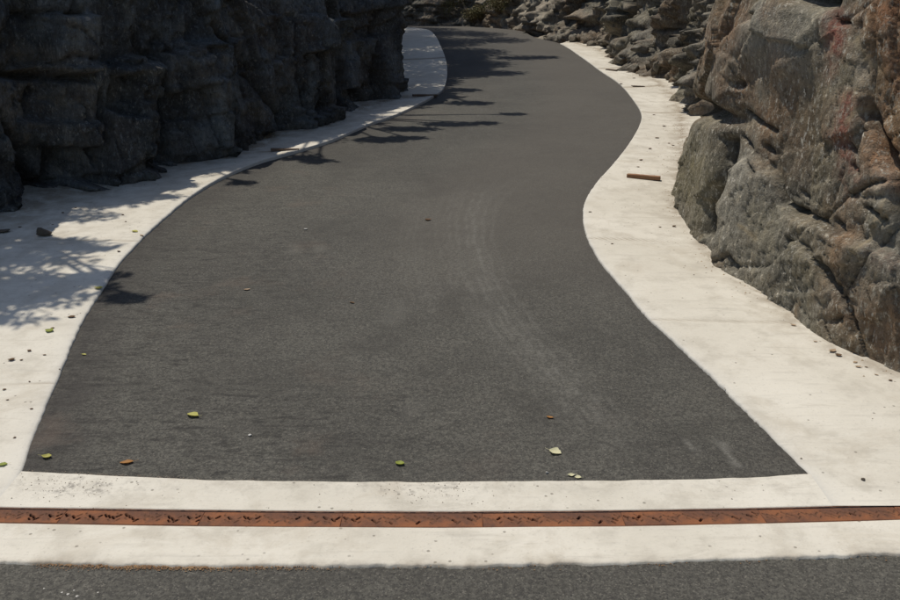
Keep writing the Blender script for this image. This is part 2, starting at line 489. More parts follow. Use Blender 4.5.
# lane
def lane_mesh():
    n = 1500; m = 150
    # spacing finer near the camera
    def res(P):
        d = arclen(P); t = d[-1] * np.linspace(0, 1, n) ** 1.35
        return np.stack([np.interp(t, d, P[:, 0]), np.interp(t, d, P[:, 1])], 1)
    A = res(LC); B = res(RC)
    A = A + 0; B = B + 0
    w = np.linspace(-0.012, 1.012, m)[None, :, None]
    G2 = A[:, None, :] * (1 - w) + B[:, None, :] * w
    # the front edge follows the slightly bowed line of the concrete band
    fy = front_edge(G2[0, :, 0])
    k = np.clip(1 - np.linspace(0, 1, n) / 0.06, 0, 1)[:, None]
    G2[..., 1] += k * (fy - G2[0, :, 1])[None, :]
    X, Y = G2[..., 0], G2[..., 1]
    P3 = np.stack([X, Y, X * 0], -1)
    Z = zg(Y) + 0.004 * fbm(P3 * 1.3, 3) + 0.0012 * vnoise(P3 * 14)
    PX, PY = to_px(np.stack([X, Y, Z], -1))
    wv = np.broadcast_to(w[..., 0], X.shape)
    mark = np.zeros_like(X)
    arcs = [([(640, 470), (610, 430), (560, 375), (520, 335), (500, 305), (484, 275), (474, 240), (474, 215), (482, 195), (505, 172), (540, 150)], 5, 1.0),
            ([(610, 450), (560, 400), (510, 350), (480, 310), (460, 270), (450, 240), (449, 220), (456, 200), (470, 180)], 4, 0.55),
            ([(560, 385), (530, 352), (512, 322), (495, 290)], 2.2, 0.9),
            ([(430, 305), (418, 275), (414, 250), (416, 225), (420, 205)], 4, 0.4)]
    wq = 2.0 * fbm(P3 * 2.0, 2, 15)
    for pts, r, a in arcs:
        d, sd = seg_dist(PX + wq, PY, pts)
        sg = d * sd
        for off, rr, aa in ((0, r * 0.35, 0.8), (-r * 1.5, r * 0.3, 0.6), (r * 1.7, r * 0.4, 0.5), (0, r * 3.0, 0.28), (-r * 3.4, r * 0.45, 0.45), (r * 3.6, r * 0.45, 0.3)):
            mark = np.maximum(mark, aa * a * np.exp(-((sg - off) / rr) ** 2) * sstep(475, 400, PY) * sstep(168, 215, PY))
    scuff = np.zeros_like(X)
    for pts, r, a in [([(683, 440), (698, 452)], 1.6, 1), ([(713, 440), (740, 466)], 1.6, 0.9), ([(723, 443), (730, 452)], 1.4, 0.7), ([(722, 447), (735, 470)], 1.2, 0.5),
                      ([(388, 318), (402, 310)], 9, 0.25), ([(292, 250), (296, 248)], 4, 0.35), ([(318, 250), (322, 248)], 4, 0.35), ([(405, 415), (420, 405)], 7, 0.18)]:
        d, _ = seg_dist(PX, PY, pts)
        scuff = np.maximum(scuff, a * np.exp(-(d / r) ** 2))
    nz = fbm(P3 * 1.1, 3, 5)
    coarse = np.clip(sstep(0.62, 0.12, wv + 0.18 * nz) * (0.45 + 0.55 * sstep(9.5, 4.5, Y)) + 0.4 * sstep(4.4, 3.2, Y + nz), 0, 1)
    dark = sstep(0.10, 0.0, wv + 0.05 * nz) * 0.75 + 0.45 * sstep(0.97, 1.0, wv) + 0.35 * sstep(0.55, 0.75, 0.5 + 0.5 * nz) * sstep(0.4, 0.1, wv) + 0.4 * sstep(11, 19, Y)
    polish = sstep(0.42, 0.70, wv) * sstep(4.2, 6.5, Y)
    me = grid_mesh('lane', np.stack([X, Y, Z], -1), dict(mark=mark, scuff=scuff, coarse=coarse, dark=np.clip(dark, 0, 1), polish=polish), flip=True)
    return me

FE = pxs([(20, 473), (100, 477), (187, 481.5), (300, 483.2), (433, 484), (533, 483.2), (600, 483), (700, 481.5), (767, 478.5), (812, 476)])
def front_edge(x):
    x = np.asarray(x, float)
    return np.interp(x, FE[:, 0], FE[:, 1]) + 0.003 * vnoise(np.stack([x * 14, x * 0, x * 0], -1), 3)
DF = pxs([(-60, 508.4), (0, 509), (150, 511), (300, 512.5), (450, 513), (600, 512.5), (750, 509.5), (900, 506), (960, 504.3)])
DN = pxs([(-60, 524), (0, 525.3), (150, 527.5), (300, 529.3), (450, 529.8), (600, 528.5), (750, 525.8), (900, 522), (960, 520.3)])
BE = pxs([(-60, 561), (0, 563), (150, 566.5), (300, 567), (450, 567), (600, 564.5), (750, 560.5), (900, 555.5), (960, 553)])
def edge_fn(P):
    s0 = (P[1, 1] - P[0, 1]) / (P[1, 0] - P[0, 0]); s1 = (P[-1, 1] - P[-2, 1]) / (P[-1, 0] - P[-2, 0])
    c = np.polyfit(P[:, 0], P[:, 1], 4)
    lo, hi = P[0, 0], P[-1, 0]
    def f(x):
        x = np.asarray(x, float); xc = np.clip(x, lo, hi)
        return np.polyval(c, xc)
    return f
d_far = edge_fn(DF); d_near = edge_fn(DN); b_edge = edge_fn(BE)

lane = link('lane', lane_mesh(), M_LANE)
tag(lane, kind='structure')

# front road, nearest the viewer, level
X = np.linspace(-12, 12, 700); T = np.r_[np.linspace(0, 0.25, 26), np.linspace(0.3, 9, 40)]
fx = b_edge(X) + 0.02
G = np.zeros((len(X), len(T), 3))
G[..., 0] = X[:, None]; G[..., 1] = fx[:, None] - T[None, :]
P3 = np.stack([G[..., 0], G[..., 1], G[..., 0] * 0], -1)
G[..., 2] = zg(G[..., 1]) - 0.002 + 0.003 * fbm(P3 * 1.5, 3)
road = link('road', grid_mesh('road', G, flip=True), M_ROAD)
tag(road, kind='structure')

CT = 0.008   # concrete stands a little above the asphalt
def conc_attrs(X, Y, dirt=0, grey=0, joint=0, rim=0):
    z = np.zeros_like(X)
    return dict(dirt=z + dirt, grey=z + grey, joint=z + joint, rim=z + rim)

# band on the viewer's side of the drain (ragged front edge) and band on the lane's side
X = np.linspace(-12, 12, 2400)
wob = 0.006 * vnoise(np.stack([X * 22, X * 0, X * 0], -1), 9) + 0.004 * vnoise(np.stack([X * 60, X * 0, X * 0], -1), 8)
y0 = b_edge(X) + wob; y1 = d_near(X)
W = np.r_[-0.02, 0.0, 0.03, np.linspace(0.06, 0.97, 14), 1.0, 1.0]
G = np.zeros((len(X), len(W), 3)); G[..., 0] = X[:, None]
G[..., 1] = y0[:, None] * (1 - W) + y1[:, None] * W
P3 = np.stack([G[..., 0], G[..., 1], G[..., 0] * 0], -1)
G[..., 2] = zg(G[..., 1]) + CT + 0.002 * fbm(P3 * 3, 3)
G[:, 0, 2] -= 0.02; G[:, 1, 2] -= 0.003; G[:, -1, 2] -= 0.05
gr = 0.35 * np.exp(-W / 0.12)[None, :] + 0 * G[..., 0]
di = np.exp(-W / 0.07)[None, :] * (0.5 + 0.5 * sstep(-0.2, 0.3, fbm(P3 * 2.0, 3, 4)))
front_band = link('concrete_band', grid_mesh('concrete_band', G, conc_attrs(G[..., 0], G[..., 1], dirt=di, grey=gr), flip=True), M_CONC)
tag(front_band, kind='structure')

XL, XR = float(L_W[0, 0]), float(R_W[0, 0])
X = np.linspace(XL, XR, 500)
y0 = d_far(X); y1 = front_edge(X) + 0.004
W = np.r_[0.0, 0.0, np.linspace(0.03, 0.94, 14), 0.98, 1.0, 1.015]
G = np.zeros((len(X), len(W), 3)); G[..., 0] = X[:, None]
G[..., 1] = y0[:, None] * (1 - W) + y1[:, None] * W
P3 = np.stack([G[..., 0], G[..., 1], G[..., 0] * 0], -1)
G[..., 2] = zg(G[..., 1]) + CT + 0.0015 * fbm(P3 * 3, 3)
G[:, 0, 2] -= 0.05; G[:, -2, 2] -= 0.003; G[:, -1, 2] -= 0.03
PXx, PYy = to_px(G)
gr = np.exp(-((PXx - 75) / 45) ** 2 - ((PYy - 488) / 11) ** 2) + 0.55 * np.exp(-((PXx - 430) / 45) ** 2 - ((PYy - 491) / 9) ** 2) + 0.25 * sstep(0.3, 0.9, W)[None, :]
lane_band = link('concrete_band', grid_mesh('concrete_band', G, conc_attrs(G[..., 0], G[..., 1], grey=np.clip(gr, 0, 1)), flip=True), M_CONC)
tag(lane_band, kind='structure')

# concrete shoulders
RB_PX = [(900, 378), (840, 350), (800, 325), (760, 295), (725, 270), (705, 250), (700, 225), (678, 215), (676, 200), (680, 165), (682, 140), (680, 112), (672, 95), (655, 80), (640, 75), (620, 62), (600, 50), (575, 43), (561, 42)]
LB_PX = [(0, 214), (54, 193), (96, 188), (144, 178), (153, 167), (199, 161), (237, 153), (268, 139), (287, 133), (323, 127), (340, 114), (380, 102), (402, 97)]
RBw = pxs(RB_PX); LBw = pxs(LB_PX)

def shoulder(name, A, B, joints, sidefac, n=1300):
    """A: edge along the lane, B: outer edge under the rock"""
    tA = arclen(A) / arclen(A)[-1]; tB = arclen(B) / arclen(B)[-1]
    t = np.linspace(0, 1, n) ** 1.25
    a = np.stack([np.interp(t, tA, A[:, j]) for j in (0, 1)], 1)
    b = np.stack([np.interp(t, tB, B[:, j]) for j in (0, 1)], 1)
    dirn = b - a; ln = np.linalg.norm(dirn, axis=1, keepdims=True); dirn /= np.maximum(ln, 1e-6)
    a = a + dirn * (0.003 * vnoise(np.stack([t * 260, t * 0, t * 0 + n], -1), 4) + 0.003 * vnoise(np.stack([t * 900, t * 0, t * 0 + n], -1), 5))[:, None] * sstep(3.0, 3.2, a[:, 1])[:, None]
    d0 = np.array([0.0, 0.0, 0.004, 0.012, 0.03])      # rounded lip, in metres from the lane
    dz = np.array([-0.06, -0.012, -0.004, -0.001, 0.0])
    W = np.linspace(0.0, 1.0, 64)[1:] ** 1.1
    m = len(d0) + len(W)
    G = np.zeros((n, m, 3))
    for k in range(len(d0)):
        q = a + dirn * np.minimum(d0[k], 0.3 * ln); G[:, k, :2] = q
    for k, w in enumerate(W):
        G[:, len(d0) + k, :2] = a * (1 - w) + b * w + dirn * 0.03 * (1 - w) * np.minimum(1, ln)
    X, Y = G[..., 0], G[..., 1]
    P3 = np.stack([X, Y, X * 0], -1)
    lip = CT + 0.008 * sstep(3.05, 3.9, Y) + (0.016 * sstep(5.5, 8.5, Y) if sidefac > 1 else 0)
    dist = np.linalg.norm(G[..., :2] - a[:, None, :], axis=2)
    dish = -0.02 * np.sin(np.clip(dist / np.maximum(ln, 0.05), 0, 1) * math.pi) * np.clip(ln / 1.0, 0, 1) * sstep(3.3, 4.5, Y)
    Z = zg(Y) + lip + dish + 0.006 * fbm(P3 * 1.7, 3, 2) * np.clip(dist / 0.15, 0, 1) * sstep(2.9, 3.6, Y) + 0.0015 * fbm(P3 * 9, 3, 6)
    for k in range(len(d0)): Z[:, k] += dz[k] * sstep(3.02, 3.08, Y[:, k])
    # expansion joints across the shoulder
    PXx, PYy = to_px(np.stack([X, Y, Z], -1))
    joint = np.zeros_like(X)
    for pts, r in joints:
        q = pxs(pts); d, _ = seg_dist(X, Y, [tuple(p) for p in q])
        joint = np.maximum(joint, np.exp(-(d / r) ** 2))
    Z = Z - 0.006 * joint
    return np.stack([X, Y, Z], -1), joint, dist

# right shoulder: from the drain to where the rock meets the lane
iR = 18                                             # R_PX index of (560, 44)
A = np.vstack([[[XR, float(d_far(XR))], [XR, 0.5 * (float(d_far(XR)) + R_W[0, 1])]], R_W[:1], RC[1:16 * iR + 1]])
Bo = RBw + np.array([0.25, 0.0])
Bo[-2:] = RBw[-2:] + np.array([0.12, 0.0])
B = np.vstack([[[9.0, float(d_far(9.0))], [4.5, 3.05], [3.2, 3.4]], Bo])
B = catmull(B, 10)
JR = [([(640, 113), (690, 112)], 0.025), ([(600, 69), (630, 66)], 0.05), ([(622, 88), (660, 85)], 0.04), ([(586, 240), (720, 243)], 0.010), ([(650, 322), (800, 324)], 0.006)]
G, jt, dist = shoulder('x', A, B, JR, 1)
db = np.min(np.stack([seg_dist(G[..., 0], G[..., 1], [tuple(p) for p in RBw])[0]], 0), 0)
dirt = np.clip(np.exp(-db / 0.07) * 0.9 + 0.25 * np.exp(-db / 0.3) * (G[..., 1] > 6), 0, 1)
sh_r = link('shoulder_right', grid_mesh('shoulder_right', G, conc_attrs(G[..., 0], G[..., 1], dirt=dirt, joint=jt, rim=np.exp(-dist / 0.02)), flip=True), M_CONC)
tag(sh_r, kind='structure')

# left shoulder: from the drain round the inner corner of the bend
A = np.vstack([[[XL, float(d_far(XL))], [XL, 0.5 * (float(d_far(XL)) + L_W[0, 1])]], L_W[:1], LC[1:]])
Bl = np.vstack([[[-9.0, float(d_far(-9.0))], [-7.0, 4.2], [-5.2, 5.2], [-4.2, 6.2]], LBw + np.array([-0.3, 0.15]), [[-1.4, 13.6], [-1.9, 16.0], [-2.2, 19.0], [-2.6, 22.0], [-3.4, 24.5], [-5.0, 26.2], [-8, 27.0], [-14, 27.3]]])
B = catmull(Bl, 10)
JL = [([(0, 388), (57, 386)], 0.006), ([(40, 240), (140, 243)], 0.008), ([(262, 153), (302, 151)], 0.03), ([(404, 98), (440, 96.5)], 0.06), ([(405, 60), (444, 59)], 0.10)]
G, jt, dist = shoulder('x', A, B, JL, 2, 1500)
db = seg_dist(G[..., 0], G[..., 1], [tuple(p) for p in LBw])[0]
dirt = np.clip(np.exp(-db / 0.13) * 1.0 + 0.5 * np.exp(-db / 0.5) + 0.25 * sstep(-2.2, -3.4, G[..., 0]), 0, 1)
sh_l = link('shoulder_left', grid_mesh('shoulder_left', G, conc_attrs(G[..., 0], G[..., 1], dirt=dirt, joint=jt, rim=np.exp(-dist / 0.02)), flip=False), M_CONC)
tag(sh_l, kind='structure')

# ------------------------------------------------------------------ rock faces
def cliff(name, base, H, batter, mat, disp, top_back=7.0, top_rise=1.2, flip=False, kpx=0.0022, minsp=0.010, hvis=2.1, sm=10, crest=0.12):
    """a rock face over a base line (road side to the LEFT of its direction unless flip)"""
    P = catmull(np.asarray(base, float), 20)
    # spacing grows with distance from the viewer
    d = arclen(P); pos = [0.0]
    while pos[-1] < d[-1]:
        x = np.interp(pos[-1], d, P[:, 0]); y = np.interp(pos[-1], d, P[:, 1])
        qx, qy = to_px(np.array([x, y, zg(y)]))
        vis = (-60 < qx < 960) and y > 2
        pos.append(pos[-1] + max(minsp, math.hypot(x, y) * kpx) * (1 if vis else 3.5))
    t = np.array(pos[:-1])
    Q = np.stack([np.interp(t, d, P[:, 0]), np.interp(t, d, P[:, 1])], 1)
    # smooth normals at even spacing
    E = smooth(resample(P, 200), sm); dE = arclen(E); tan = np.gradient(E, axis=0)
    nE = np.stack([tan[:, 1], -tan[:, 0]], 1) * (1 if not flip else -1)
    nE /= np.linalg.norm(nE, axis=1, keepdims=True)
    tt = t / d[-1] * dE[-1]
    N = np.stack([np.interp(tt, dE, nE[:, j]) for j in (0, 1)], 1); N /= np.linalg.norm(N, axis=1, keepdims=True)
    dmean = max(minsp, float(np.median(np.hypot(Q[:, 0], Q[:, 1]))) * kpx)
    v = np.r_[np.arange(-0.35, hvis, dmean), np.arange(hvis, H, dmean * 4), H]
    back = np.r_[np.zeros(len(v)), np.array([0.12, 0.3, 0.55, 0.9, 1.4, 2.0, 2.8, 3.8, 5.0]) / 5.0 * top_back]
    vv = np.r_[v, np.full(9, H)]
    nu, nv = len(Q), len(vv)
    face = (np.arange(nv) < len(v)).astype(float)
    G = np.zeros((nu, nv, 3))
    bt = batter * np.maximum(vv, 0) + crest * sstep(H - 0.6, H, vv) + back
    G[..., 0] = Q[:, None, 0] - N[:, None, 0] * bt
    G[..., 1] = Q[:, None, 1] - N[:, None, 1] * bt
    zb = zg(Q[:, 1])
    rise = top_rise * (1 - np.exp(-back / 2.0))
    G[..., 2] = zb[:, None] + vv[None, :] + rise[None, :]
    G[:, -1, 2] -= 3.5     # back slope tucks under
    PXx, PYy = to_px(G)
    dsp, att = disp(G, PXx, PYy, vv[None, :] + 0 * PXx)
    fa = face[None, :] * np.clip((vv[None, :] + 0.35) / 0.2, 0, 1)
    G[..., 0] += N[:, None, 0] * dsp * fa; G[..., 1] += N[:, None, 1] * dsp * fa
    G[..., 2] += (1 - face[None, :]) * dsp * 1.2
    me = grid_mesh(name, G, att, flip=not flip)
    o = link(name, me, mat, shade=False)
    return o, G

def planes(P, k, freq, amp, n=6, warp=0.25):
    """sum of triangle waves in random directions: continuous relief of flat facets with sharp creases"""
    r = np.random.default_rng(k)
    d = 0
    w = fbm(P * 0.7, 2, k + 8) * warp
    for i in range(n):
        q = r.normal(size=3); q /= np.linalg.norm(q)
        f = freq * r.uniform(0.7, 1.3) * 1.45 ** i
        x = P @ q * f + r.uniform(0, 9) + w * (1 + 0.3 * i)
        d = d + amp / 1.55 ** i * (np.abs(x - np.floor(x) - 0.5) * 4 - 1)
    return d

def blocks(G, k, su, sz, off, tilt, dirv=(0.55, 0.83)):
    """joint-bounded blocks: courses of uneven height cut by steep joints, each block with its own offset and tilt"""
    w1 = fbm(G * 0.8, 3, k + 1); w2 = fbm(G * 1.1, 3, k + 2)
    u = G[..., 0] * dirv[0] + G[..., 1] * dirv[1] + 0.18 * G[..., 2] + 0.10 * w1
    z = G[..., 2] - 0.10 * u + 0.16 * w2
    j = np.floor(z / sz + 0.35 * np.sin(z / sz * 1.7)).astype(np.int64)
    fz = z / sz - np.floor(z / sz)
    ro = hsh(j, j * 0, j * 0, k + 3)
    us = u / (su * (0.6 + 0.9 * ro)) + 7 * ro
    i = np.floor(us).astype(np.int64); fu = us - i
    o = hsh(i, j, i * 0, k + 4) * 2 - 1; tu = hsh(i, j, i * 0, k + 5) * 2 - 1; tz = hsh(i, j, i * 0, k + 6) * 2 - 1
    e = np.minimum(np.minimum(fu, 1 - fu) * su, np.minimum(fz, 1 - fz) * sz)
    return o * off + tilt * (tu * (fu - 0.5) + tz * (fz - 0.5)), e, o

def rock_relief(G, k, s=1.0, stretch=(1, 1, 1), a0=0.10, a1=0.05, a2=0.03, a3=0.012, crackw=0.05):
    """angular fracture relief; also crack mask and block tone"""
    P = G * np.array(stretch)
    # bedding leans: shear the lookup so that blocks are not upright boxes
    P = P + np.stack([0.35 * P[..., 2], 0.2 * P[..., 2], -0.25 * P[..., 0]], -1)
    wp = np.stack([fbm(P * 1.1, 2, k + 60), fbm(P * 1.1, 2, k + 70), fbm(P * 1.1, 2, k + 80)], -1) * 0.10
    Pw = P + wp
    d = planes(P, k, 0.45 / s, a0)
    f1, e1 = facets(Pw * 1.15 / s, k + 100, a1 * 0.8, a1 * 2.0)
    f2, e2 = facets(Pw * 3.0 / s, k + 200, a2 * 0.7, a2 * 2.2)
    f3, e3 = facets((Pw + 0.03 * fbm(P * 5, 2, k + 2)[..., None]) * 8.0 / s, k + 300, a3 * 0.7, a3 * 2.2)
    f4, e4 = facets((Pw + 0.02 * fbm(P * 9, 2, k + 3)[..., None]) * 19 / s, k + 400, a3 * 0.35, a3 * 1.2)
    f5 = planes(Pw, k + 5, 9.0, a3 * 0.35, 5, 0.6)
    on1 = sstep(-0.15, 0.2, fbm(P * 0.8, 2, k + 4)); on2 = sstep(0.0, 0.3, fbm(P * 1.1, 2, k + 5)); on3 = sstep(0.05, 0.3, fbm(P * 1.5, 2, k + 14))
    c = np.maximum(np.exp(-e1 / (crackw * 0.28)) * on1, np.exp(-e2 / (crackw * 0.35)) * 0.8 * on2)
    c = np.maximum(c, np.exp(-e3 / (crackw * 0.7)) * 0.6 * on3)
    rough = 0.3 + 0.7 * sstep(-0.2, 0.3, fbm(P * 1.4, 2, k + 6))
    sel = sstep(-0.1, 0.1, fbm(P * 0.9, 2, k + 16))
    d = d + f1 + f2 * sel + (f3 * sel + f4) * rough + f5 - 0.035 * c
    d = d + (0.12 + 0.2 * a3 / 0.01) * 0.012 * fbm(P * 14, 3, k + 7) + 0.004 * fbm(P * 45, 3, k + 9, 0.6)
    tone = 0.5 + 0.7 * (f2 / (a2 * 2.0)) + 0.5 * (f3 / (a3 * 2.0)) + 0.35 * f4 / (a3 * 1.2) + 0.25 * f1 / (a1 * 2)
    return d, np.clip(c, 0, 1), np.clip(tone, 0, 1)

# --- right rock face, lit
_a = math.radians(28)
TILT = np.array([[1, 0, 0], [0, math.cos(_a), math.sin(_a)], [0, -math.sin(_a), math.cos(_a)]])   # joints lean
def disp_right(G, X, Y, V):
    d, c, tone = rock_relief(G, 11, 1.0, (1, 1, 0.8), a0=0.035, a1=0.020, a2=0.010, a3=0.0045, crackw=0.040)
    b1, eb, bo = blocks(G @ TILT, 601, 0.85, 1.9, 0.030, 0.13, (0.2, 0.97))
    b2, eb2, bo2 = blocks(G @ TILT, 631, 0.30, 0.55, 0.010, 0.035, (0.2, 0.97))
    on = sstep(-0.05, 0.2, fbm(G * 0.9, 2, 73))
    d = d + b1 * (0.25 + 0.4 * sstep(0.1, 0.7, V)) + b2 * on * 0.8; tone = np.clip(0.6 * tone + 0.2 + 0.2 * bo2 * on + 0.1 * bo, 0, 1)
    vis = ((X > 640) & (X < 960) & (Y > -60) & (G[..., 1] > 2)).astype(float)
    calm = 1 - 0.1 * vis
    d = d * calm
    crack = 0.35 * c
    def blob(x, y, rx, ry, rot=0):
        ca, sa = math.cos(rot), math.sin(rot)
        u = (X - x) * ca + (Y - y) * sa; w = -(X - x) * sa + (Y - y) * ca
        return np.exp(-(u / rx) ** 2 - (w / ry) ** 2)
    wx = X + 5 * fbm(G * 5, 3, 41); wy = Y + 5 * fbm(G * 5, 3, 43)
    # lower slab proud of the upper face, parted by a crack
    low = sstep(-4, 8, wy - np.interp(wx, [690, 716, 724, 733, 748, 762, 770, 786, 812, 845, 905, 1000], [420, 260, 200, 165, 154, 178, 205, 214, 222, 233, 262, 300]))
    d = d + vis * (0.075 * low * sstep(380, 240, Y) - 0.02)
    # standing block at the far end, and the hollow above it
    d = d - vis * 0.17 * blob(706, 112, 26, 8, 0.25) - vis * 0.10 * blob(690, 104, 12, 10)
    dk, sk = seg_dist(wx, wy, [(724, 140), (725, 165), (721, 185), (708, 205), (702, 232)])
    d = d - vis * 0.14 * np.exp(-dk / 3.5)
    crack = np.maximum(crack, vis * np.exp(-(dk / 3.0) ** 2) * 0.7)
    # pale shoulder bulge at the top, with a sharp ridge
    dr, sr = seg_dist(wx, wy, [(700, -40), (830, 14), (800, 48), (788, 66)])
    d = d + vis * (0.08 * blob(778, 25, 48, 42) + 0.03 * np.exp(-dr / 10))
    d = d - vis * 0.35 * blob(815, -4, 17, 9, 0.3) - vis * 0.1 * blob(760, 18, 5, 3, -0.6) - vis * 0.08 * blob(742, 84, 4, 5, 0.6)
    # right-hand block set back behind the long crack
    db_, sb = seg_dist(wx, wy, [(838, -40), (834, 15), (850, 30), (858, 80), (864, 118), (876, 150), (886, 178), (888, 205), (897, 238), (920, 275)])
    rightb = sstep(-2, 4, wx - np.interp(wy, [-40, 15, 30, 80, 118, 150, 178, 205, 238, 275, 340], [838, 834, 850, 858, 864, 876, 886, 888, 897, 920, 980]))
    d = d - vis * 0.05 * rightb * sstep(20, 110, Y)
    d = d - vis * 0.12 * np.exp(-(db_ / 3.2) ** 2) * sstep(95, 125, Y) - vis * 0.13 * blob(881, 162, 6, 13, -0.4)
    crack = np.maximum(crack, vis * np.exp(-(db_ / 2.2) ** 2) * sstep(100, 125, Y))
    cr = [([(845, 144), (853, 154)], 1.6), ([(848, 165), (857, 174)], 1.8), ([(846, 194), (858, 190), (868, 184), (886, 180)], 1.6), ([(863, 207), (872, 214), (881, 221)], 1.8),
          ([(789, 193), (796, 200)], 1.6), ([(778, 212), (800, 214), (812, 221), (824, 228), (836, 233)], 2.6), ([(829, 222), (840, 230)], 1.8),
          ([(822, 262), (830, 275), (838, 290), (843, 300)], 2.0), ([(848, 308), (850, 334)], 1.5), ([(835, 320), (840, 316)], 2.5), ([(834, 5), (838, 22), (850, 24)], 2.4),
          ([(742, 110), (752, 122), (765, 130)], 2), ([(735, 135), (745, 148)], 1.8), ([(757, 146), (760, 152)], 2.0), ([(744, 158), (752, 172)], 1.6), ([(768, 190), (775, 205), (790, 214)], 2.4),
          ([(690, 100), (712, 106)], 3), ([(685, 55), (682, 68)], 3), ([(671, 92), (676, 97)], 3), ([(735, 270), (728, 255), (718, 262)], 1.5), ([(784, 240), (792, 250)], 1.4), ([(722, 205), (716, 222)], 1.6)]
    for pts, r in cr:
        q, _ = seg_dist(wx * 0.5 + X * 0.5, wy * 0.5 + Y * 0.5, pts)
        w = vis * np.exp(-q / (0.8 * r))
        d = d - 0.06 * w; crack = np.maximum(crack, w)
    # colour regions of the stone
    n = fbm(G * 2.2, 4, 31)
    red = np.zeros_like(d)
    for pts, r, a in [([(838, 18), (838, 48)], 9, 0.95), ([(836, 48), (828, 78)], 7, 0.4), ([(846, 98), (843, 125), (836, 140)], 9, 0.85), ([(832, 140), (846, 165), (856, 178)], 8, 0.7), ([(832, 168), (846, 192)], 8, 0.35), ([(884, 10), (890, 90)], 10, 0.25), ([(872, 250), (890, 262)], 8, 0.3)]:
        q, _ = seg_dist(wx + 8 * n, wy, pts); red = np.maximum(red, a * np.exp(-(q / r) ** 2))
    rust = 1.0 * sstep(846, 878, X + 18 * n) * sstep(215, 150, Y + 20 * n) + 0.8 * rightb * sstep(140, 190, Y) * sstep(300, 250, Y)
    rust = rust + 0.55 * np.exp(-((X - 740) / 14) ** 2 - ((Y - 10) / 40) ** 2) + 0.35 * np.exp(-((X - 725) / 28) ** 2 - ((Y - 35) / 22) ** 2)
    rust = rust + 0.4 * np.exp(-((X - 845) / 16) ** 2 - ((Y - 235) / 40) ** 2)
    brown = 0.85 * sstep(800, 850, X + 0.25 * (Y - 330) + 25 * n) * sstep(262, 312, Y + 25 * n) + 0.55 * np.exp(-((X - 712) / 35) ** 2 - ((Y - 40) / 60) ** 2)
    brown = brown + 0.75 * np.exp(-((X - 790) / 50) ** 2 - ((Y - 115) / 60) ** 2) + 0.4 * sstep(0.0, 0.3, fbm(G * 1.3, 3, 51))
    rust = rust + 0.45 * sstep(0.12, 0.4, fbm(G * 1.7, 4, 53))
    green = 0.4 * sstep(0.1, 0.35, fbm(G * 1.5, 3, 57)) + 0.85 * np.exp(-((X - 697) / 22) ** 2 - ((Y - 170) / 48) ** 2)
    pale = 1.0 * np.exp(-((wx - 739) / 9) ** 2 - ((wy - 168) / 15) ** 2) + 0.6 * np.exp(-((X - 786) / 34) ** 2 - ((Y - 34) / 34) ** 2) + 0.30 * low * sstep(345, 230, Y) * sstep(800, 740, X)
    pale = pale + 0.5 * np.exp(-((wx - 876) / 10) ** 2 - ((wy - 185) / 26) ** 2) + 0.5 * np.exp(-((wx - 858) / 7) ** 2 - ((wy - 60) / 26) ** 2)
    seam = np.zeros_like(d)
    for pts, r in [([(882, 205), (868, 235), (862, 252)], 3), ([(856, 38), (862, 60), (872, 70)], 3), ([(860, 110), (848, 125)], 2.5), ([(880, 225), (890, 205)], 2.5), ([(740, 225), (752, 240)], 2)]:
        q, _ = seg_dist(wx, wy, pts); seam = np.maximum(seam, np.exp(-(q / r) ** 2))
    att = dict(red=red * vis, rust=np.clip(rust, 0, 1) * vis + (1 - vis) * 0.4 * sstep(0, 0.3, n), brown=np.clip(brown, 0, 1) * vis, green=green * vis, pale=np.clip(pale, 0, 1) * vis,
               crack=np.clip(crack, 0, 1), seam=seam * vis, tone=tone)
    return d, att

base_r = np.vstack([[[9.5, 2.9], [6.0, 2.8], [4.0, 2.95], [3.0, 3.2], [2.5, 3.5]], RBw[:5], [[1.74, 5.75], [1.72, 6.2], [1.74, 6.6], [1.84, 7.1], [1.98, 7.6], [2.25, 8.2], [2.9, 8.8], [4.0, 9.2], [6.5, 9.4]]])
rock_r, GR = cliff('rock_face_right', base_r, 3.3, 0.13, M_ROCK_R, disp_right, top_back=6, flip=True, kpx=0.0021, hvis=2.15)
tag(rock_r, 'brown and grey rock face with red stain rising from pale shoulder', None, None, 'structure')

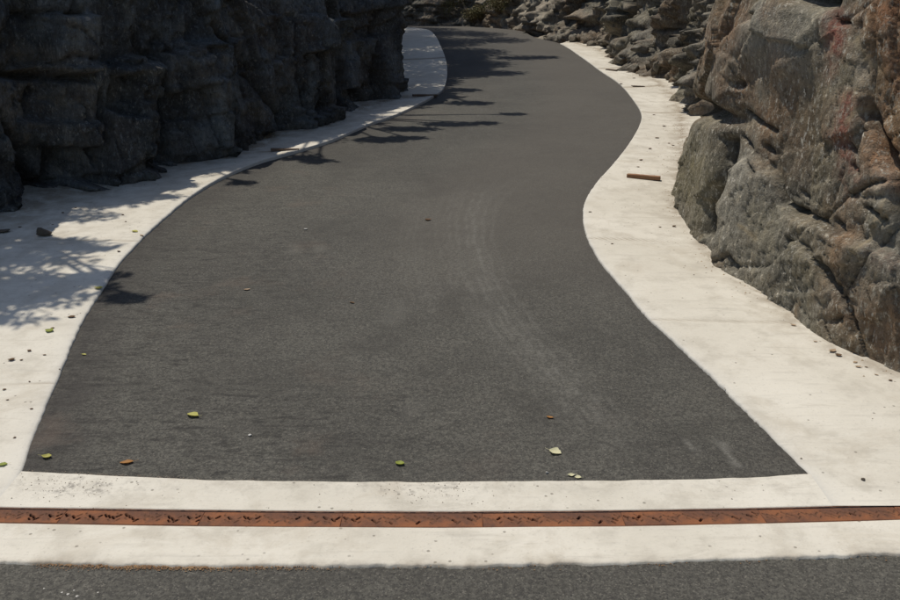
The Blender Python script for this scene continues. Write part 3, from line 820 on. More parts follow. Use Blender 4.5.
# --- left rock face, in shade
def disp_left(G, X, Y, V):
    d, c, tone = rock_relief(G, 57, 1.0, (1, 1, 0.7), a0=0.07, a1=0.05, a2=0.030, a3=0.016, crackw=0.06)
    b1, eb, bo = blocks(G, 501, 0.50, 0.95, 0.075, 0.20)
    b2, eb2, bo2 = blocks(G, 531, 0.20, 0.32, 0.024, 0.08)
    on = sstep(-0.15, 0.15, fbm(G * 0.9, 2, 71))
    d = d + b1 + b2 * on; c = np.maximum(c, 0.7 * np.exp(-eb2 / 0.008) * on)
    tone = np.clip(0.5 * tone + 0.25 + 0.4 * bo2 * on + 0.25 * bo, 0, 1)
    # horizontal ledges
    f, e = facets(G * np.array((0.9, 0.9, 3.1)) + 0.25 * fbm(G * 1.4, 3, 3)[..., None], 77, 0.06, 0.05)
    d = d + 0.6 * f * sstep(0.1, -0.3, fbm(G * 0.5, 2, 13))
    crack = 0.6 * c + 0.3 * np.exp(-(e / 0.06) ** 2)
    vis = ((X > -60) & (X < 420) & (Y > -60) & (G[..., 1] > 4)).astype(float)
    wx = X + 4 * fbm(G * 3, 3, 41); wy = Y + 4 * fbm(G * 3, 3, 43)
    def box(x0, x1, y0, y1, s=2):
        s = min(s, 2)
        return sstep(x0 - s, x0 + s, wx) * sstep(x1 + s, x1 - s, wx) * sstep(y0 - s, y0 + s, wy) * sstep(y1 + s, y1 - s, wy)
    d = d + vis * (0.16 * box(108, 150, 112, 200) + 0.12 * box(114, 156, 66, 112) - 0.22 * box(112, 136, 74, 114, 3) + 0.1 * box(158, 222, 42, 200)
                   - 0.26 * box(52, 104, 148, 184) + 0.16 * box(52, 100, 180, 215) + 0.15 * box(45, 90, 15, 72) + 0.12 * box(28, 98, 122, 148) - 0.12 * box(0, 92, 70, 80, 3))
    for pts, r, a in [([(0, 112), (30, 150), (52, 192)], 3, 0.16), ([(156, 60), (155, 110), (146, 168)], 3, 0.15), ([(218, 25), (240, 52), (275, 112), (284, 135)], 4, 0.16), ([(-5, 74), (60, 78), (92, 70)], 2.5, 0.12),
                      ([(20, 14), (78, 14)], 2.5, 0.12), ([(48, 62), (62, 54), (98, 58)], 2, 0.08), ([(224, 60), (228, 110), (232, 150)], 3, 0.1), ([(290, 20), (300, 80), (318, 128)], 4, 0.15), ([(345, 0), (350, 60), (340, 110)], 4, 0.15), ([(385, 10), (380, 60), (384, 100)], 3, 0.1), ([(40, 88), (36, 115)], 2.5, 0.1), ([(102, 90), (104, 150)], 3, 0.14)]:
        q, _ = seg_dist(wx, wy, pts); w = vis * np.exp(-q / (0.75 * r))
        d = d - a * w; crack = np.maximum(crack, 0.8 * w)
    d = d + vis * 0.15 * np.exp(-((X - 404) / 22) ** 2) * sstep(95, 15, Y)
    n = fbm(G * 1.6, 4, 31); n2 = fbm(G * 3.5, 3, 33)
    pale = 0.35 * sstep(0.12, 0.40, n2)
    for pts, r in [([(58, 88), (59, 148)], 3), ([(212, 60), (213, 95)], 3), ([(228, 55), (231, 95)], 4), ([(243, 15), (246, 30)], 6), ([(50, 100), (92, 104)], 4), ([(215, 22), (222, 35)], 4)]:
        q, _ = seg_dist(wx, wy, pts); pale = np.maximum(pale, 0.5 * np.exp(-(q / r) ** 2))
    z = np.zeros_like(d)
    att = dict(red=z, rust=z, brown=0.12 * sstep(0.0, 0.4, n), green=0.08 * sstep(0.0, 0.4, -n), pale=pale * 0.45, crack=np.clip(crack, 0, 1), seam=z, tone=tone)
    return d - 0.02, att

base_l = np.vstack([[[-12, 4.6], [-8.0, 4.9], [-5.6, 5.5], [-4.4, 6.1]], LBw, [[-0.72, 12.9], [-1.05, 13.6], [-1.5, 15.5], [-1.8, 19.0], [-2.3, 22.3], [-3.4, 24.8], [-5.2, 26.3], [-9, 27.0], [-14, 27.4]]])
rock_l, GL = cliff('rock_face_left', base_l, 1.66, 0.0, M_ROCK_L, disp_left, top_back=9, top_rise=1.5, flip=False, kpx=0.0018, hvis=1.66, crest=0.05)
tag(rock_l, 'tall dark jointed rock face in shade beside tree-shadowed shoulder', None, None, 'structure')

# --- far right: broken rock behind the bend
def disp_far(G, X, Y, V):
    d, c, tone = rock_relief(G, 91, 1.0, (1.1, 1.1, 1.2), a0=0.14, a1=0.09, a2=0.06, a3=0.028, crackw=0.10)
    b1, eb, bo = blocks(G, 701, 0.8, 0.5, 0.10, 0.20, (-0.3, 0.95))
    b2, eb2, bo2 = blocks(G, 731, 0.34, 0.24, 0.045, 0.10, (-0.3, 0.95))
    d = d + b1 + b2; c = np.maximum(c, 0.6 * np.exp(-eb2 / 0.012)); tone = np.clip(0.6 * tone + 0.2 + 0.25 * bo2, 0, 1)
    n = fbm(G * 0.9, 4, 31); n2 = fbm(G * 2.5, 3, 33)
    z = np.zeros_like(d)
    tan = np.exp(-((X - 528) / 24) ** 2)
    att = dict(red=z, rust=0.35 * sstep(0.1, 0.45, n2) + 0.3 * tan, brown=0.55 * sstep(0.0, 0.4, n), green=0.4 * sstep(0.05, 0.4, -n), pale=np.clip(0.35 * sstep(0.1, 0.45, n2 - 0.3 * n) + 0.75 * tan, 0, 1), crack=c, seam=z, tone=tone)
    return d, att

base_f = np.vstack([[[6.5, 9.2], [4.2, 9.1], [3.25, 9.6]], [[3.15, 11.1], [3.28, 12.7], [3.36, 14.2], [3.3, 14.9]], RBw[15:18] + np.array([0.05, 0.0]), [[2.45, 20.9], [2.15, 22.6], [2.0, 24.6], [1.2, 27.3], [-0.4, 29.5], [-2.9, 31.2], [-7, 31.9], [-14, 32.2]]])
rock_f, GF = cliff('rock_face_far', base_f, 3.2, 0.35, M_ROCK_F, disp_far, top_back=8, top_rise=2.0, flip=True, kpx=0.0021, hvis=2.2, sm=8)
tag(rock_f, 'broken grey rock face with many ledges around the outside of the bend', None, None, 'structure')

# loose boulders set in the far face
def boulder_mesh(k, sub=4):
    import bmesh
    bm = bmesh.new(); bmesh.ops.create_icosphere(bm, subdivisions=sub, radius=1.0)
    co = np.array([v.co[:] for v in bm.verts])
    F = np.array([[v.index for v in f.verts] for f in bm.faces]); bm.free()
    r = np.random.default_rng(k)
    # cut by random planes: flat broken sides
    dirs = r.normal(size=(20, 3)); dirs /= np.linalg.norm(dirs, axis=1, keepdims=True)
    h = r.uniform(0.42, 0.78, 20)
    sc = np.ones(len(co))
    for q, hh in zip(dirs, h):
        dp = co @ q
        sc = np.where(dp > 1e-3, np.minimum(sc, hh / np.maximum(dp, 1e-3)), sc)
    co = co * sc[:, None]
    co = co * (1 + 0.05 * fbm(co * 2.5 + k, 3, k) + 0.05 * fbm(co * 9 + k, 3, k + 2))[:, None]
    z = np.zeros(len(co)); n = fbm(co * 1.5 + k * 3, 2, k)
    return mesh_np('boulder', co, F, dict(red=z, rust=z, brown=0.5 * sstep(0, .4, n), green=z, pale=0.4 * sstep(0, 0.5, -n), crack=z, seam=z, tone=np.clip(0.5 + 0.8 * fbm(co * 3 + k, 3, k + 5), 0, 1)))

BM = [boulder_mesh(100 + i) for i in range(6)]
def boulder(i, x, y, z, sx, sy, sz, rz, mat, parent=None, name='boulder'):
    me = BM[i % 6] if mat is M_ROCK_F else BM[i % 6].copy()
    o = link(name, me, mat if not me.materials else None, parent, shade=False)
    if me.materials and me.materials[0] is not mat: me.materials[0] = mat
    o.location = (x, y, z); o.scale = (sx, sy, sz); o.rotation_euler = (rng.uniform(-.3, .3), rng.uniform(-.3, .3), rz)
    return o

bl = [(590, 45, .16), (606, 51, .16), (622, 60, .17), (634, 68, .15), (648, 74, .2), (662, 82, .18), (658, 66, .15), (575, 38, .16), (553, 30, .18), (640, 50, .16)]
GFp = to_px(GF)
nf = 0
for i, (bx_, by_, r) in enumerate(bl):
    m = np.hypot(GFp[0] - bx_, GFp[1] - by_) + 2.0 * np.hypot(GF[..., 0], GF[..., 1]) / 10
    q = GF.reshape(-1, 3)[int(np.argmin(m))]
    s = r * rng.uniform(0.8, 1.2, 3)
    boulder(i, q[0], q[1], q[2], s[0] * 1.25, s[1], s[2] * 0.85, rng.uniform(0, 6.28), M_ROCK_F, rock_f)

# ------------------------------------------------------------------ trench drain
drain = empty('trench_drain', (0, DRAIN_Y, 0))
tag(drain, 'rusty iron trench drain with slotted grates set across the concrete band', 'drain')
def rel(V): return np.asarray(V) - np.array([0, DRAIN_Y, 0])
X = np.linspace(-4.5, 4.5, 400)
yf, yn = d_far(X), d_near(X)
# channel
G = np.zeros((len(X), 4, 3)); G[..., 0] = X[:, None]
G[:, 0, 1] = G[:, 1, 1] = yn + 0.002; G[:, 2, 1] = G[:, 3, 1] = yf - 0.002
G[..., 2] = np.array([-0.01, -0.12, -0.12, -0.01])[None, :] + zg(DRAIN_Y)
ch = link('channel', grid_mesh('channel', rel(G)), M_EARTH, drain)
# edge rails
for nm, yy, sg in (('rail', yf, -1), ('rail', yn, 1)):
    prof = [(0.0005, -0.05), (0.0005, 0.0065), (0.0045, 0.0065), (0.0045, -0.02), (0.0065, -0.05)]
    G = np.zeros((len(X), len(prof), 3)); G[..., 0] = X[:, None]
    for k, (a, b) in enumerate(prof):
        G[:, k, 1] = yy + sg * a; G[:, k, 2] = zg(yy) + b + 0.0008 * vnoise(np.stack([X * 30, X * 0, X * 0 + sg], -1))
    link(nm, grid_mesh(nm, rel(G), flip=(sg > 0)), M_STEEL, drain)

GL_ = 0.5018; GWD = 0.0865
def grate_mesh(k, open_p):
    r = random.Random(k)
    nx, ny = 250, 46
    X = np.linspace(-GL_ / 2, GL_ / 2, nx)[:, None] + np.zeros((1, ny)); Yv = np.linspace(-GWD / 2, GWD / 2, ny)[None, :] + np.zeros((nx, 1))
    Z = 0.0006 * vnoise(np.stack([X * 60, Yv * 60, X * 0 + k], -1))
    slot = np.zeros_like(X); silt = np.zeros_like(X)
    P = GL_ / 7
    def cut(x, y, ang, ln, w, deep):
        nonlocal Z, slot, silt
        ca, sa = math.cos(ang), math.sin(ang)
        u = (X - x) * ca + (Yv - y) * sa; v = -(X - x) * sa + (Yv - y) * ca
        d = np.hypot(np.maximum(np.abs(u) - ln / 2, 0), v)
        m = sstep(w / 2 + 0.0012, w / 2 - 0.0012, d)
        if deep: Z = np.minimum(Z, -0.05 * m); slot = np.maximum(slot, m)
        else:
            Z = np.minimum(Z, -0.0045 * m + 0.0006); silt = np.maximum(silt, m)
    for j in range(7):
        cx = -GL_ / 2 + (j + 0.5) * P
        for q in range(4):
            x = cx + (q - 1.5) * 0.0155
            ang = math.radians(-52 if q < 3 else 52)
            y = (0.016 - q * 0.011) if j % 2 else (0.010 - (q % 3) * 0.006)
            cut(x, y, ang, 0.017, 0.0075, r.random() < open_p)
            if r.random() < 0.6: cut(x + 0.006, y - 0.024 if y > 0 else y + 0.024, ang, 0.012, 0.006, r.random() < open_p * 0.25)
    # rounded rim
    e = np.minimum(GL_ / 2 - np.abs(X), GWD / 2 - np.abs(Yv))
    Z = Z - 0.0015 * sstep(0.002, 0.0, e)
    G = np.stack([X, Yv, Z], -1)
    V = G.reshape(-1, 3); F = grid_faces(nx, ny)
    # skirt
    loop = [i * ny for i in range(nx)] + [(nx - 1) * ny + j for j in range(1, ny)] + [i * ny + ny - 1 for i in range(nx - 2, -1, -1)] + [j for j in range(ny - 2, 0, -1)]
    base = len(V); V = np.vstack([V, V[loop] - np.array([0, 0, 0.022])])
    n = len(loop)
    F = np.vstack([F[:, :], [[loop[(i + 1) % n], loop[i], base + i, base + (i + 1) % n] for i in range(n)]])
    z = np.zeros(n)
    return mesh_np('grate', V, F, dict(slot=np.r_[slot.ravel(), z], silt=np.r_[silt.ravel(), z]))
GM = [grate_mesh(1, 0.62), grate_mesh(2, 0.5), grate_mesh(3, 0.28), grate_mesh(4, 0.08), grate_mesh(5, 0.16)]
x = -1.638 + 0.237 - 2.0
order = [1, 0, 1, 0, 0, 1, 2, 4, 2, 3, 3, 4, 3, 3, 4, 2]
for k in range(14):
    xc = x + 0.251 + k * 0.5025
    ym = 0.5 * (float(d_far(xc)) + float(d_near(xc)))
    sl = (float(d_far(xc + .1)) + float(d_near(xc + .1)) - float(d_far(xc - .1)) - float(d_near(xc - .1))) / 0.4
    gm = GM[order[k]]
    o = link('grate', gm, M_RUST if not gm.materials else None, drain)
    wd = float(d_far(xc) - d_near(xc)) - 0.013
    o.location = (xc, ym - DRAIN_Y, float(zg(ym)) + 0.0055 + rng.uniform(-0.0006, 0.0006))
    o.rotation_euler = (rng.uniform(-.01, .01), 0, math.atan(sl))
    o.scale = (1, wd / GWD, 1)

# ------------------------------------------------------------------ things lying about
def surf_z(x, y, conc):
    """height of the surface (lane or concrete) at a point"""
    o = {'lane': lane, 'left': sh_l, 'right': sh_r, 'band': lane_band, 'front': front_band, 'road': road}[conc]
    ok, loc, nor, idx = o.ray_cast(Vector((x, y, 6)), Vector((0, 0, -1)))
    return loc.z if ok else float(zg(y)) + 0.02

def leaf_mesh(seed, curl, cup):
    r = random.Random(seed)
    n = 7; prof = [0.06, 0.55, 0.9, 1.0, 0.85, 0.5, 0.05]
    V = []; F = []
    asp = r.uniform(0.28, 0.42)
    for i in range(n):
        t = i / (n - 1); x = t - 0.5
        w = asp * prof[i] * r.uniform(0.85, 1.12)
        zc = curl * (x * x) * 1.6
        for s in (-1, -0.5, 0, 0.5, 1):
            V.append((x, w * s, zc + cup * (abs(s) ** 1.6) * w + r.uniform(0, 0.02)))
    for i in range(n - 1):
        for j in range(4):
            a = i * 5 + j; F.append((a, a + 5, a + 6, a + 1))
    b = len(V)   # stalk
    V += [(0.5, -0.015, curl * 0.4), (0.5, 0.015, curl * 0.4), (0.85, 0.03, curl * 0.4 + 0.05), (0.85, 0.005, curl * 0.4 + 0.05)]
    F.append((b, b + 1, b + 2, b + 3))
    zmin = min(v[2] for v in V)
    V = [(a, c, d - zmin) for a, c, d in V]
    me = bpy.data.meshes.new('leaf'); me.from_pydata(V, [], F); me.update()
    return me
LM = {}
def leaf(xp, yp, wpx, color, on, label, group=None, seed=None, name='fallen_leaf'):
    x, y = px(xp, yp)
    depth = y * math.cos(PITCH) - (float(zg(y)) - CAM_H) * math.sin(PITCH)
    size = wpx * depth / FPX
    k = (color, (seed if seed is not None else random.randrange(4)))
    if k not in LM:
        LM[k] = leaf_mesh(sum(map(ord, color)) + k[1] * 7, random.Random(k[1] + 3).uniform(0.1, 0.5), random.Random(k[1] + 9).uniform(0.1, 0.7))
    me = LM[k]
    o = link(name, me, LEAFM[color] if not me.materials else None)
    o.location = (x, y, surf_z(x, y, on) + 0.001)
    o.rotation_euler = (random.uniform(-.1, .1), random.uniform(-.1, .1), random.choice((0, math.pi)) + random.uniform(-0.6, 0.6))
    s = size / 1.15
    if name == 'leaf_scrap': s *= 0.8
    o.scale = (s, s, s * random.uniform(0.9, 1.5))
    tag(o, label, 'leaf', group)
    return o

leaf(193, 416, 17, 'yellow', 'lane', 'curled yellow-green leaf lying alone on dark asphalt with its own shadow', seed=1)
leaf(400, 464, 12, 'green', 'lane', 'bright green leaf on asphalt close to the concrete band', seed=2)
leaf(555, 453, 15, 'cream', 'lane', 'largest pale cream leaf on the asphalt', seed=0)
leaf(571, 476, 9, 'cream', 'lane', 'small cream leaf on asphalt at the very edge of the concrete band', seed=3)
leaf(578, 478, 8, 'cream', 'lane', 'narrow cream leaf scrap touching the concrete band edge', seed=1)
leaf(550, 418, 9, 'orange', 'lane', 'small ochre leaf on asphalt beside the pale tyre arc', seed=2)
leaf(127, 463, 16, 'orange', 'lane', 'flat orange-brown leaf on asphalt near the lane corner', seed=0)
leaf(47, 458, 12, 'yellow', 'lane', 'yellowish leaf scrap in the asphalt corner by the left shoulder', seed=3)
leaf(3, 467, 11, 'green', 'left', 'green-yellow leaf on pale concrete left of the asphalt corner', seed=1)
leaf(247, 290, 8, 'tan', 'lane', 'small pinkish tan leaf on open asphalt', seed=2)
leaf(352, 303, 7, 'brown', 'lane', 'tiny rust-brown leaf on asphalt in mid lane', seed=1)
leaf(428, 220, 8, 'brown', 'lane', 'thin dark leaf on asphalt beside the faint tyre arcs', seed=2)
leaf(99, 291, 11, 'yellow', 'left', 'olive leaf perched on the kerb lip beside a dark shadow patch', seed=2)
leaf(72, 320, 10, 'brown', 'left', 'dark brown curled leaf on left shoulder near the kerb lip', seed=0)
leaf(50, 334, 11, 'green', 'left', 'greenish leaf scrap on left shoulder below the tree shadow', seed=3)
leaf(84, 355, 6, 'yellow', 'lane', 'tiny yellow leaf on asphalt beside the left kerb lip', seed=0)
leaf(135, 234, 9, 'yellow', 'left', 'olive-yellow leaf beside kerb lip where the shoulder bends', seed=1)
leaf(142, 238, 6, 'tan', 'left', 'small tan leaf beside kerb lip where the shoulder bends', seed=2)
for (a, b, w) in [(12, 363, 11), (30, 354, 7), (45, 358, 6), (5, 393, 6), (32, 412, 6), (22, 363, 5), (8, 403, 5), (53, 331, 6), (119, 254, 6), (123, 217, 5), (63, 214, 5), (20, 228, 6), (53, 226, 4), (76, 209, 4), (30, 385, 4), (60, 372, 4), (15, 440, 5), (126, 224, 4)]:
    leaf(a, b, w, 'brown', 'left', 'small dry brown leaf scrap on the left concrete shoulder', 'dry leaf scraps on the left shoulder', name='leaf_scrap')
for (a, b, w) in [(657, 138, 8), (650, 149, 6), (641, 161, 6), (638, 168, 5), (664, 126, 6), (673, 145, 5), (669, 143, 4), (590, 214, 6), (674, 227, 7), (621, 85, 6), (634, 78, 5), (654, 115, 5), (660, 228, 5), (612, 246, 5)]:
    leaf(a, b, w, 'brown', 'right', 'small dry brown leaf scrap on the right concrete shoulder', 'dry leaf scraps on the right shoulder', name='leaf_scrap')
for (a, b, w) in [(832, 353, 11), (838, 357, 8), (855, 364, 6), (858, 369, 7), (876, 377, 5), (793, 327, 7), (815, 343, 5), (866, 369, 4), (890, 383, 5)]:
    leaf(a, b, w, random.choice(['brown', 'tan', 'tan']), 'right', 'dry leaf caught along the foot of the right rock face', 'dry leaves along the rock foot')

# white chips and stones
def stone(xp, yp, wpx, mat, on, label, cat='stone', group=None, flat=0.6, seed=0, name='stone', sink=0.1):
    x, y = px(xp, yp)
    depth = y * math.cos(PITCH) - (float(zg(y)) - CAM_H) * math.sin(PITCH)
    s = 0.5 * wpx * depth / FPX / 0.85
    me = SM[seed % 3].copy()
    o = link(name, me, mat)
    o.scale = (s, s * 0.8, s * flat)
    o.location = (x, y, surf_z(x, y, on) + s * flat * (0.68 - sink))
    o.rotation_euler = (0, 0, random.uniform(-0.5, 0.5))
    tag(o, label, cat, group)
    return o
SM = [boulder_mesh(300 + i, 3) for i in range(3)]
M_CHIP = mat_simple('white_chip', (0.38, 0.36, 0.32), (0.48, 0.46, 0.42), 60)
M_DSTONE = mat_simple('dark_stone', (0.075, 0.06, 0.045), (0.12, 0.10, 0.075), 20, bump=0.7)
stone(44, 237, 20, M_DSTONE, 'left', 'largest dark brown stone on the left shoulder amid tree shadow', seed=0, flat=0.5)
stone(3, 233, 14, M_DSTONE, 'left', 'dark flat stone on the left shoulder nearer the shaded rock', seed=1, flat=0.4)
stone(305.5, 230, 4.2, M_CHIP, 'lane', 'single white chip on asphalt far up the lane', cat='stone chip', seed=1, name='stone_chip')
stone(250, 436, 4.5, M_CHIP, 'lane', 'white chip on asphalt to the right of the curled yellow leaf', cat='stone chip', seed=2, name='stone_chip')
stone(547, 474, 5, M_CHIP, 'lane', 'white chip on asphalt beside the cream leaves at the band', cat='stone chip', seed=0, name='stone_chip')
stone(863, 482, 5, M_DSTONE, 'right', 'tiny dark stone on pale concrete beside the lane corner', seed=2)
for (a, b, w) in [(62, 592, 3), (68, 594, 4), (74, 590, 2.5), (77, 596, 4), (44, 588, 2.5), (98, 592, 2.5)]:
    stone(a, b, w, M_CHIP, 'road', 'white chip in a small cluster on the front asphalt', cat='stone chip', group='white chips on the front asphalt', seed=a, flat=0.25, name='stone_chip')

# wooden pieces and dark strips
def board_or_strip(p0, p1, wid, thick, mat, on, label, name='board_or_shade_strip', lift=0.0):
    a = px(*p0); b = px(*p1)
    c = 0.5 * (a + b); L = float(np.hypot(*(b - a))); ang = math.atan2(b[1] - a[1], b[0] - a[0])
    n = 14; V = []; F = []
    sec = [(-wid / 2 + .004, 0), (wid / 2 - .004, 0), (wid / 2, .004), (wid / 2, thick - .003), (wid / 2 - .004, thick), (-wid / 2 + .004, thick), (-wid / 2, thick - .003), (-wid / 2, .004)]
    r = random.Random(int(p0[0]))
    for i in range(n):
        x = (i / (n - 1) - 0.5) * L
        for (yy, zz) in sec:
            V.append((x + r.uniform(-.003, .003) * (i in (0, n - 1)), yy * (1 + r.uniform(-.03, .03)), zz + r.uniform(-.0008, .0008) + 0.004 * math.cos(i / n * 3)))
    for i in range(n - 1):
        for j in range(8):
            F.append((i * 8 + j, (i + 1) * 8 + j, (i + 1) * 8 + (j + 1) % 8, i * 8 + (j + 1) % 8)[::-1])
    F.append(tuple(range(8))); F.append(tuple(range((n - 1) * 8, n * 8))[::-1])
    me = bpy.data.meshes.new(name); me.from_pydata(V, [], F); me.update()
    o = link(name, me, mat, shade=False)
    o.location = (c[0], c[1], surf_z(c[0], c[1], on) - 0.001 + lift); o.rotation_euler = (0, 0, ang)
    tag(o, label, 'board')
    return o
M_WOOD = mat_simple('red_brown_wood', (0.20, 0.10, 0.055), (0.30, 0.17, 0.085), 6, 0.8, 0.4, (1, 12, 12))
M_WOOD_SHADE = mat_simple('weathered_wood_and_slot_shade', (0.09, 0.06, 0.045), (0.14, 0.10, 0.07), 6, 0.85, 0.4, (1, 12, 12))  # dark wood, also colours the strip that imitates a slot's shadow
board_or_strip((627, 178), (660, 180.5), 0.055, 0.035, M_WOOD, 'right', 'short red-brown wooden board lying across the right shoulder')
board_or_strip((271, 153), (299, 152.2), 0.06, 0.022, M_WOOD_SHADE, 'left', 'dark strip standing in for a shadowed joint slot beside the left kerb lip')  # added dark strip imitates the shadow inside the joint slot
board_or_strip((413, 98), (437, 97), 0.08, 0.025, M_WOOD_SHADE, 'left', 'dark strip at the end of the shaded rock face')  # dark strip laid along the joint
board_or_strip((606, 70), (617, 70.6), 0.09, 0.02, M_WOOD_SHADE, 'right', 'small dark wood strip on the right shoulder in the bend')
board_or_strip((632, 86.5), (644, 86), 0.06, 0.012, M_WOOD_SHADE, 'right', 'thin wood lath on right shoulder between the board and the bend')

# ------------------------------------------------------------------ grit, litter: nobody could count it
def bits(name, pts, sizes, mat, label, flat=0.5):
    n = len(pts)
    base = np.array([[1, 0, 0], [-.4, .9, 0], [-.5, -.8, 0], [0.1, 0, 1.0]])
    f = np.array([[0, 1, 3], [1, 2, 3], [2, 0, 3]])
    an = rng.uniform(0, 6.28, n); V = np.zeros((n, 4, 3))
    st = rng.uniform(0.5, 1.2, n)
    bx = base[None, :, 0] * np.ones((n, 1)); by = base[None, :, 1] * st[:, None]
    V[..., 0] = pts[:, None, 0] + sizes[:, None] * (bx * np.cos(an)[:, None] - by * np.sin(an)[:, None])
    V[..., 1] = pts[:, None, 1] + sizes[:, None] * (bx * np.sin(an)[:, None] + by * np.cos(an)[:, None])
    V[..., 2] = pts[:, None, 2] + sizes[:, None] * flat * base[None, :, 2]
    F = (f[None] + 4 * np.arange(n)[:, None, None]).reshape(-1, 3)
    o = link(name, mesh_np(name, V.reshape(-1, 3), F), mat, shade=False)
    tag(o, label, name.replace('_', ' '), None, 'stuff')
    return o
M_GRIT = mat_simple('dark_grit', (0.10, 0.08, 0.06), (0.20, 0.16, 0.12), 30)
M_LITTER = mat_simple('brown_litter', (0.13, 0.07, 0.035), (0.26, 0.16, 0.08), 25)
M_LITTER2 = mat_simple('tan_litter', (0.17, 0.12, 0.07), (0.34, 0.26, 0.17), 18)
def on_grid(obj, n, wfun):
    me = obj.data; nv = len(me.vertices); co = np.zeros(nv * 3, np.float32); me.vertices.foreach_get('co', co); co = co.reshape(-1, 3)
    w = wfun(co); w = np.clip(w, 0, None); w /= w.sum()
    i = rng.choice(nv, n, p=w)
    p = co[i] + np.c_[rng.normal(0, 0.012, (n, 2)), np.full(n, 0.0)]
    return p
def wl(c):
    d = seg_dist(c[:, 0], c[:, 1], [tuple(p) for p in LBw])[0]
    return (np.exp(-d / 0.12) * 3 + np.exp(-d / 0.6) + 0.12) * (c[:, 1] < 14) * np.hypot(c[:, 0], c[:, 1]) ** 0.5
def wr(c):
    d = seg_dist(c[:, 0], c[:, 1], [tuple(p) for p in RBw])[0]
    return (np.exp(-d / 0.05) * 4 + np.exp(-d / 0.3) * 0.4 + 0.06) * (c[:, 1] < 20)
p = on_grid(sh_l, 900, wl); bits('grit', p, rng.uniform(0.002, 0.007, 900), M_GRIT, 'dark grit scattered over the left concrete shoulder')
p = on_grid(sh_r, 800, wr); bits('grit', p, rng.uniform(0.002, 0.008, 800) , M_GRIT, 'dark grit scattered over the right concrete shoulder')
def wb(c):
    X_, Y_ = to_px(c); return np.exp(-((X_ - 75) / 45) ** 2 - ((Y_ - 487) / 10) ** 2) * 2 + np.exp(-((X_ - 430) / 60) ** 2 - ((Y_ - 489) / 8) ** 2) + 0.03
p = on_grid(lane_band, 420, wb); bits('grit', p, rng.uniform(0.0012, 0.004, 420), M_GRIT, 'dark grit lying on the concrete band beside the lane')
for ob, ln, nn, lab in ((sh_r, RBw, 1100, 'dry crumbled litter along the foot of the right rock face'), (sh_l, LBw, 900, 'dry crumbled litter along the foot of the dark rock face')):
    def wf(c, ln=ln):
        d = seg_dist(c[:, 0], c[:, 1], [tuple(p) for p in ln])[0]
        k = sstep(-0.2, 0.3, vnoise(np.c_[c[:, :2] * 3.0, c[:, 0] * 0], 77))
        return (np.exp(-d / 0.075) * (0.2 + k)) * (c[:, 1] < 20)
    p = on_grid(ob, nn, wf); bits('leaf_litter', p, rng.uniform(0.002, 0.009, nn), M_LITTER2, lab, 0.7)
# litter along the front joint
n = 2600
xx = np.where(rng.random(n) < 0.7, rng.normal(-0.95, 0.25, n), rng.uniform(-1.8, 1.8, n))
xx = np.where(vnoise(np.stack([xx * 7, xx * 0, xx * 0], -1), 21) + 0.4 * rng.random(n) > 0.1, xx, rng.normal(-0.95, 0.2, n))
yy = b_edge(xx) + np.abs(rng.normal(0, 0.012, n)) * rng.choice([-1, -1, 0.5], n) + 0.003
p = np.stack([xx, yy, zg(yy) + 0.001], 1)
bits('leaf_litter', p, rng.uniform(0.001, 0.0042, n), M_LITTER, 'brown crumbled litter along the joint of concrete band and front asphalt')
n = 500
yy = front_edge(xx[:n]); xb = np.clip(xx[:n] * 1.2 - 0.1, XL + .02, XR - .02); yy = front_edge(xb) + np.abs(rng.normal(0, 0.012, n))
bits('grit', np.stack([xb, yy, zg(yy) + 0.002], 1), rng.uniform(0.0012, 0.004, n), M_GRIT, 'loose grit along the front edge of the lane asphalt')

# ------------------------------------------------------------------ trees above the left rock (their shadows fall on shoulder and lane), brush at the bend
LEAF_Q = np.array([[0, 0, 0], [0.5, 0.22, 0.03], [1, 0, -0.05], [0.5, -0.22, 0.03]])
def leaf_cloud(centers, radii, n_each, size):
    V = []
    n_each = [int(n * 1.9) for n in n_each]
    for c, r, n in zip(centers, radii, n_each):
        q = rng.normal(size=(n, 3)); q /= np.linalg.norm(q, axis=1, keepdims=True)
        q *= (rng.random((n, 1)) ** 0.45) * np.asarray(r)[None, :]
        # leaf orientation
        u = rng.normal(size=(n, 3)); u[:, 2] *= 0.5; u /= np.linalg.norm(u, axis=1, keepdims=True)
        w = np.cross(u, rng.normal(size=(n, 3))); w /= np.linalg.norm(w, axis=1, keepdims=True)
        nn = np.cross(u, w)
        s = size * rng.uniform(0.6, 1.3, (n, 1))
        for k in range(4):
            V.append(np.asarray(c)[None, :] + q + s * (u * LEAF_Q[k, 0] + w * LEAF_Q[k, 1] * 1.1 + nn * LEAF_Q[k, 2]))
    out = []
    for i in range(0, len(V), 4):
        out.append(np.stack(V[i:i + 4], 1).reshape(-1, 3))
    V = np.vstack(out)
    return V, np.arange(len(V)).reshape(-1, 4)

def top_z(x, y):
    ok, loc, nor, idx = rock_l.ray_cast(Vector((x, y, 20)), Vector((0, 0, -1)))
    return loc.z if ok else float(zg(y)) + 2.5

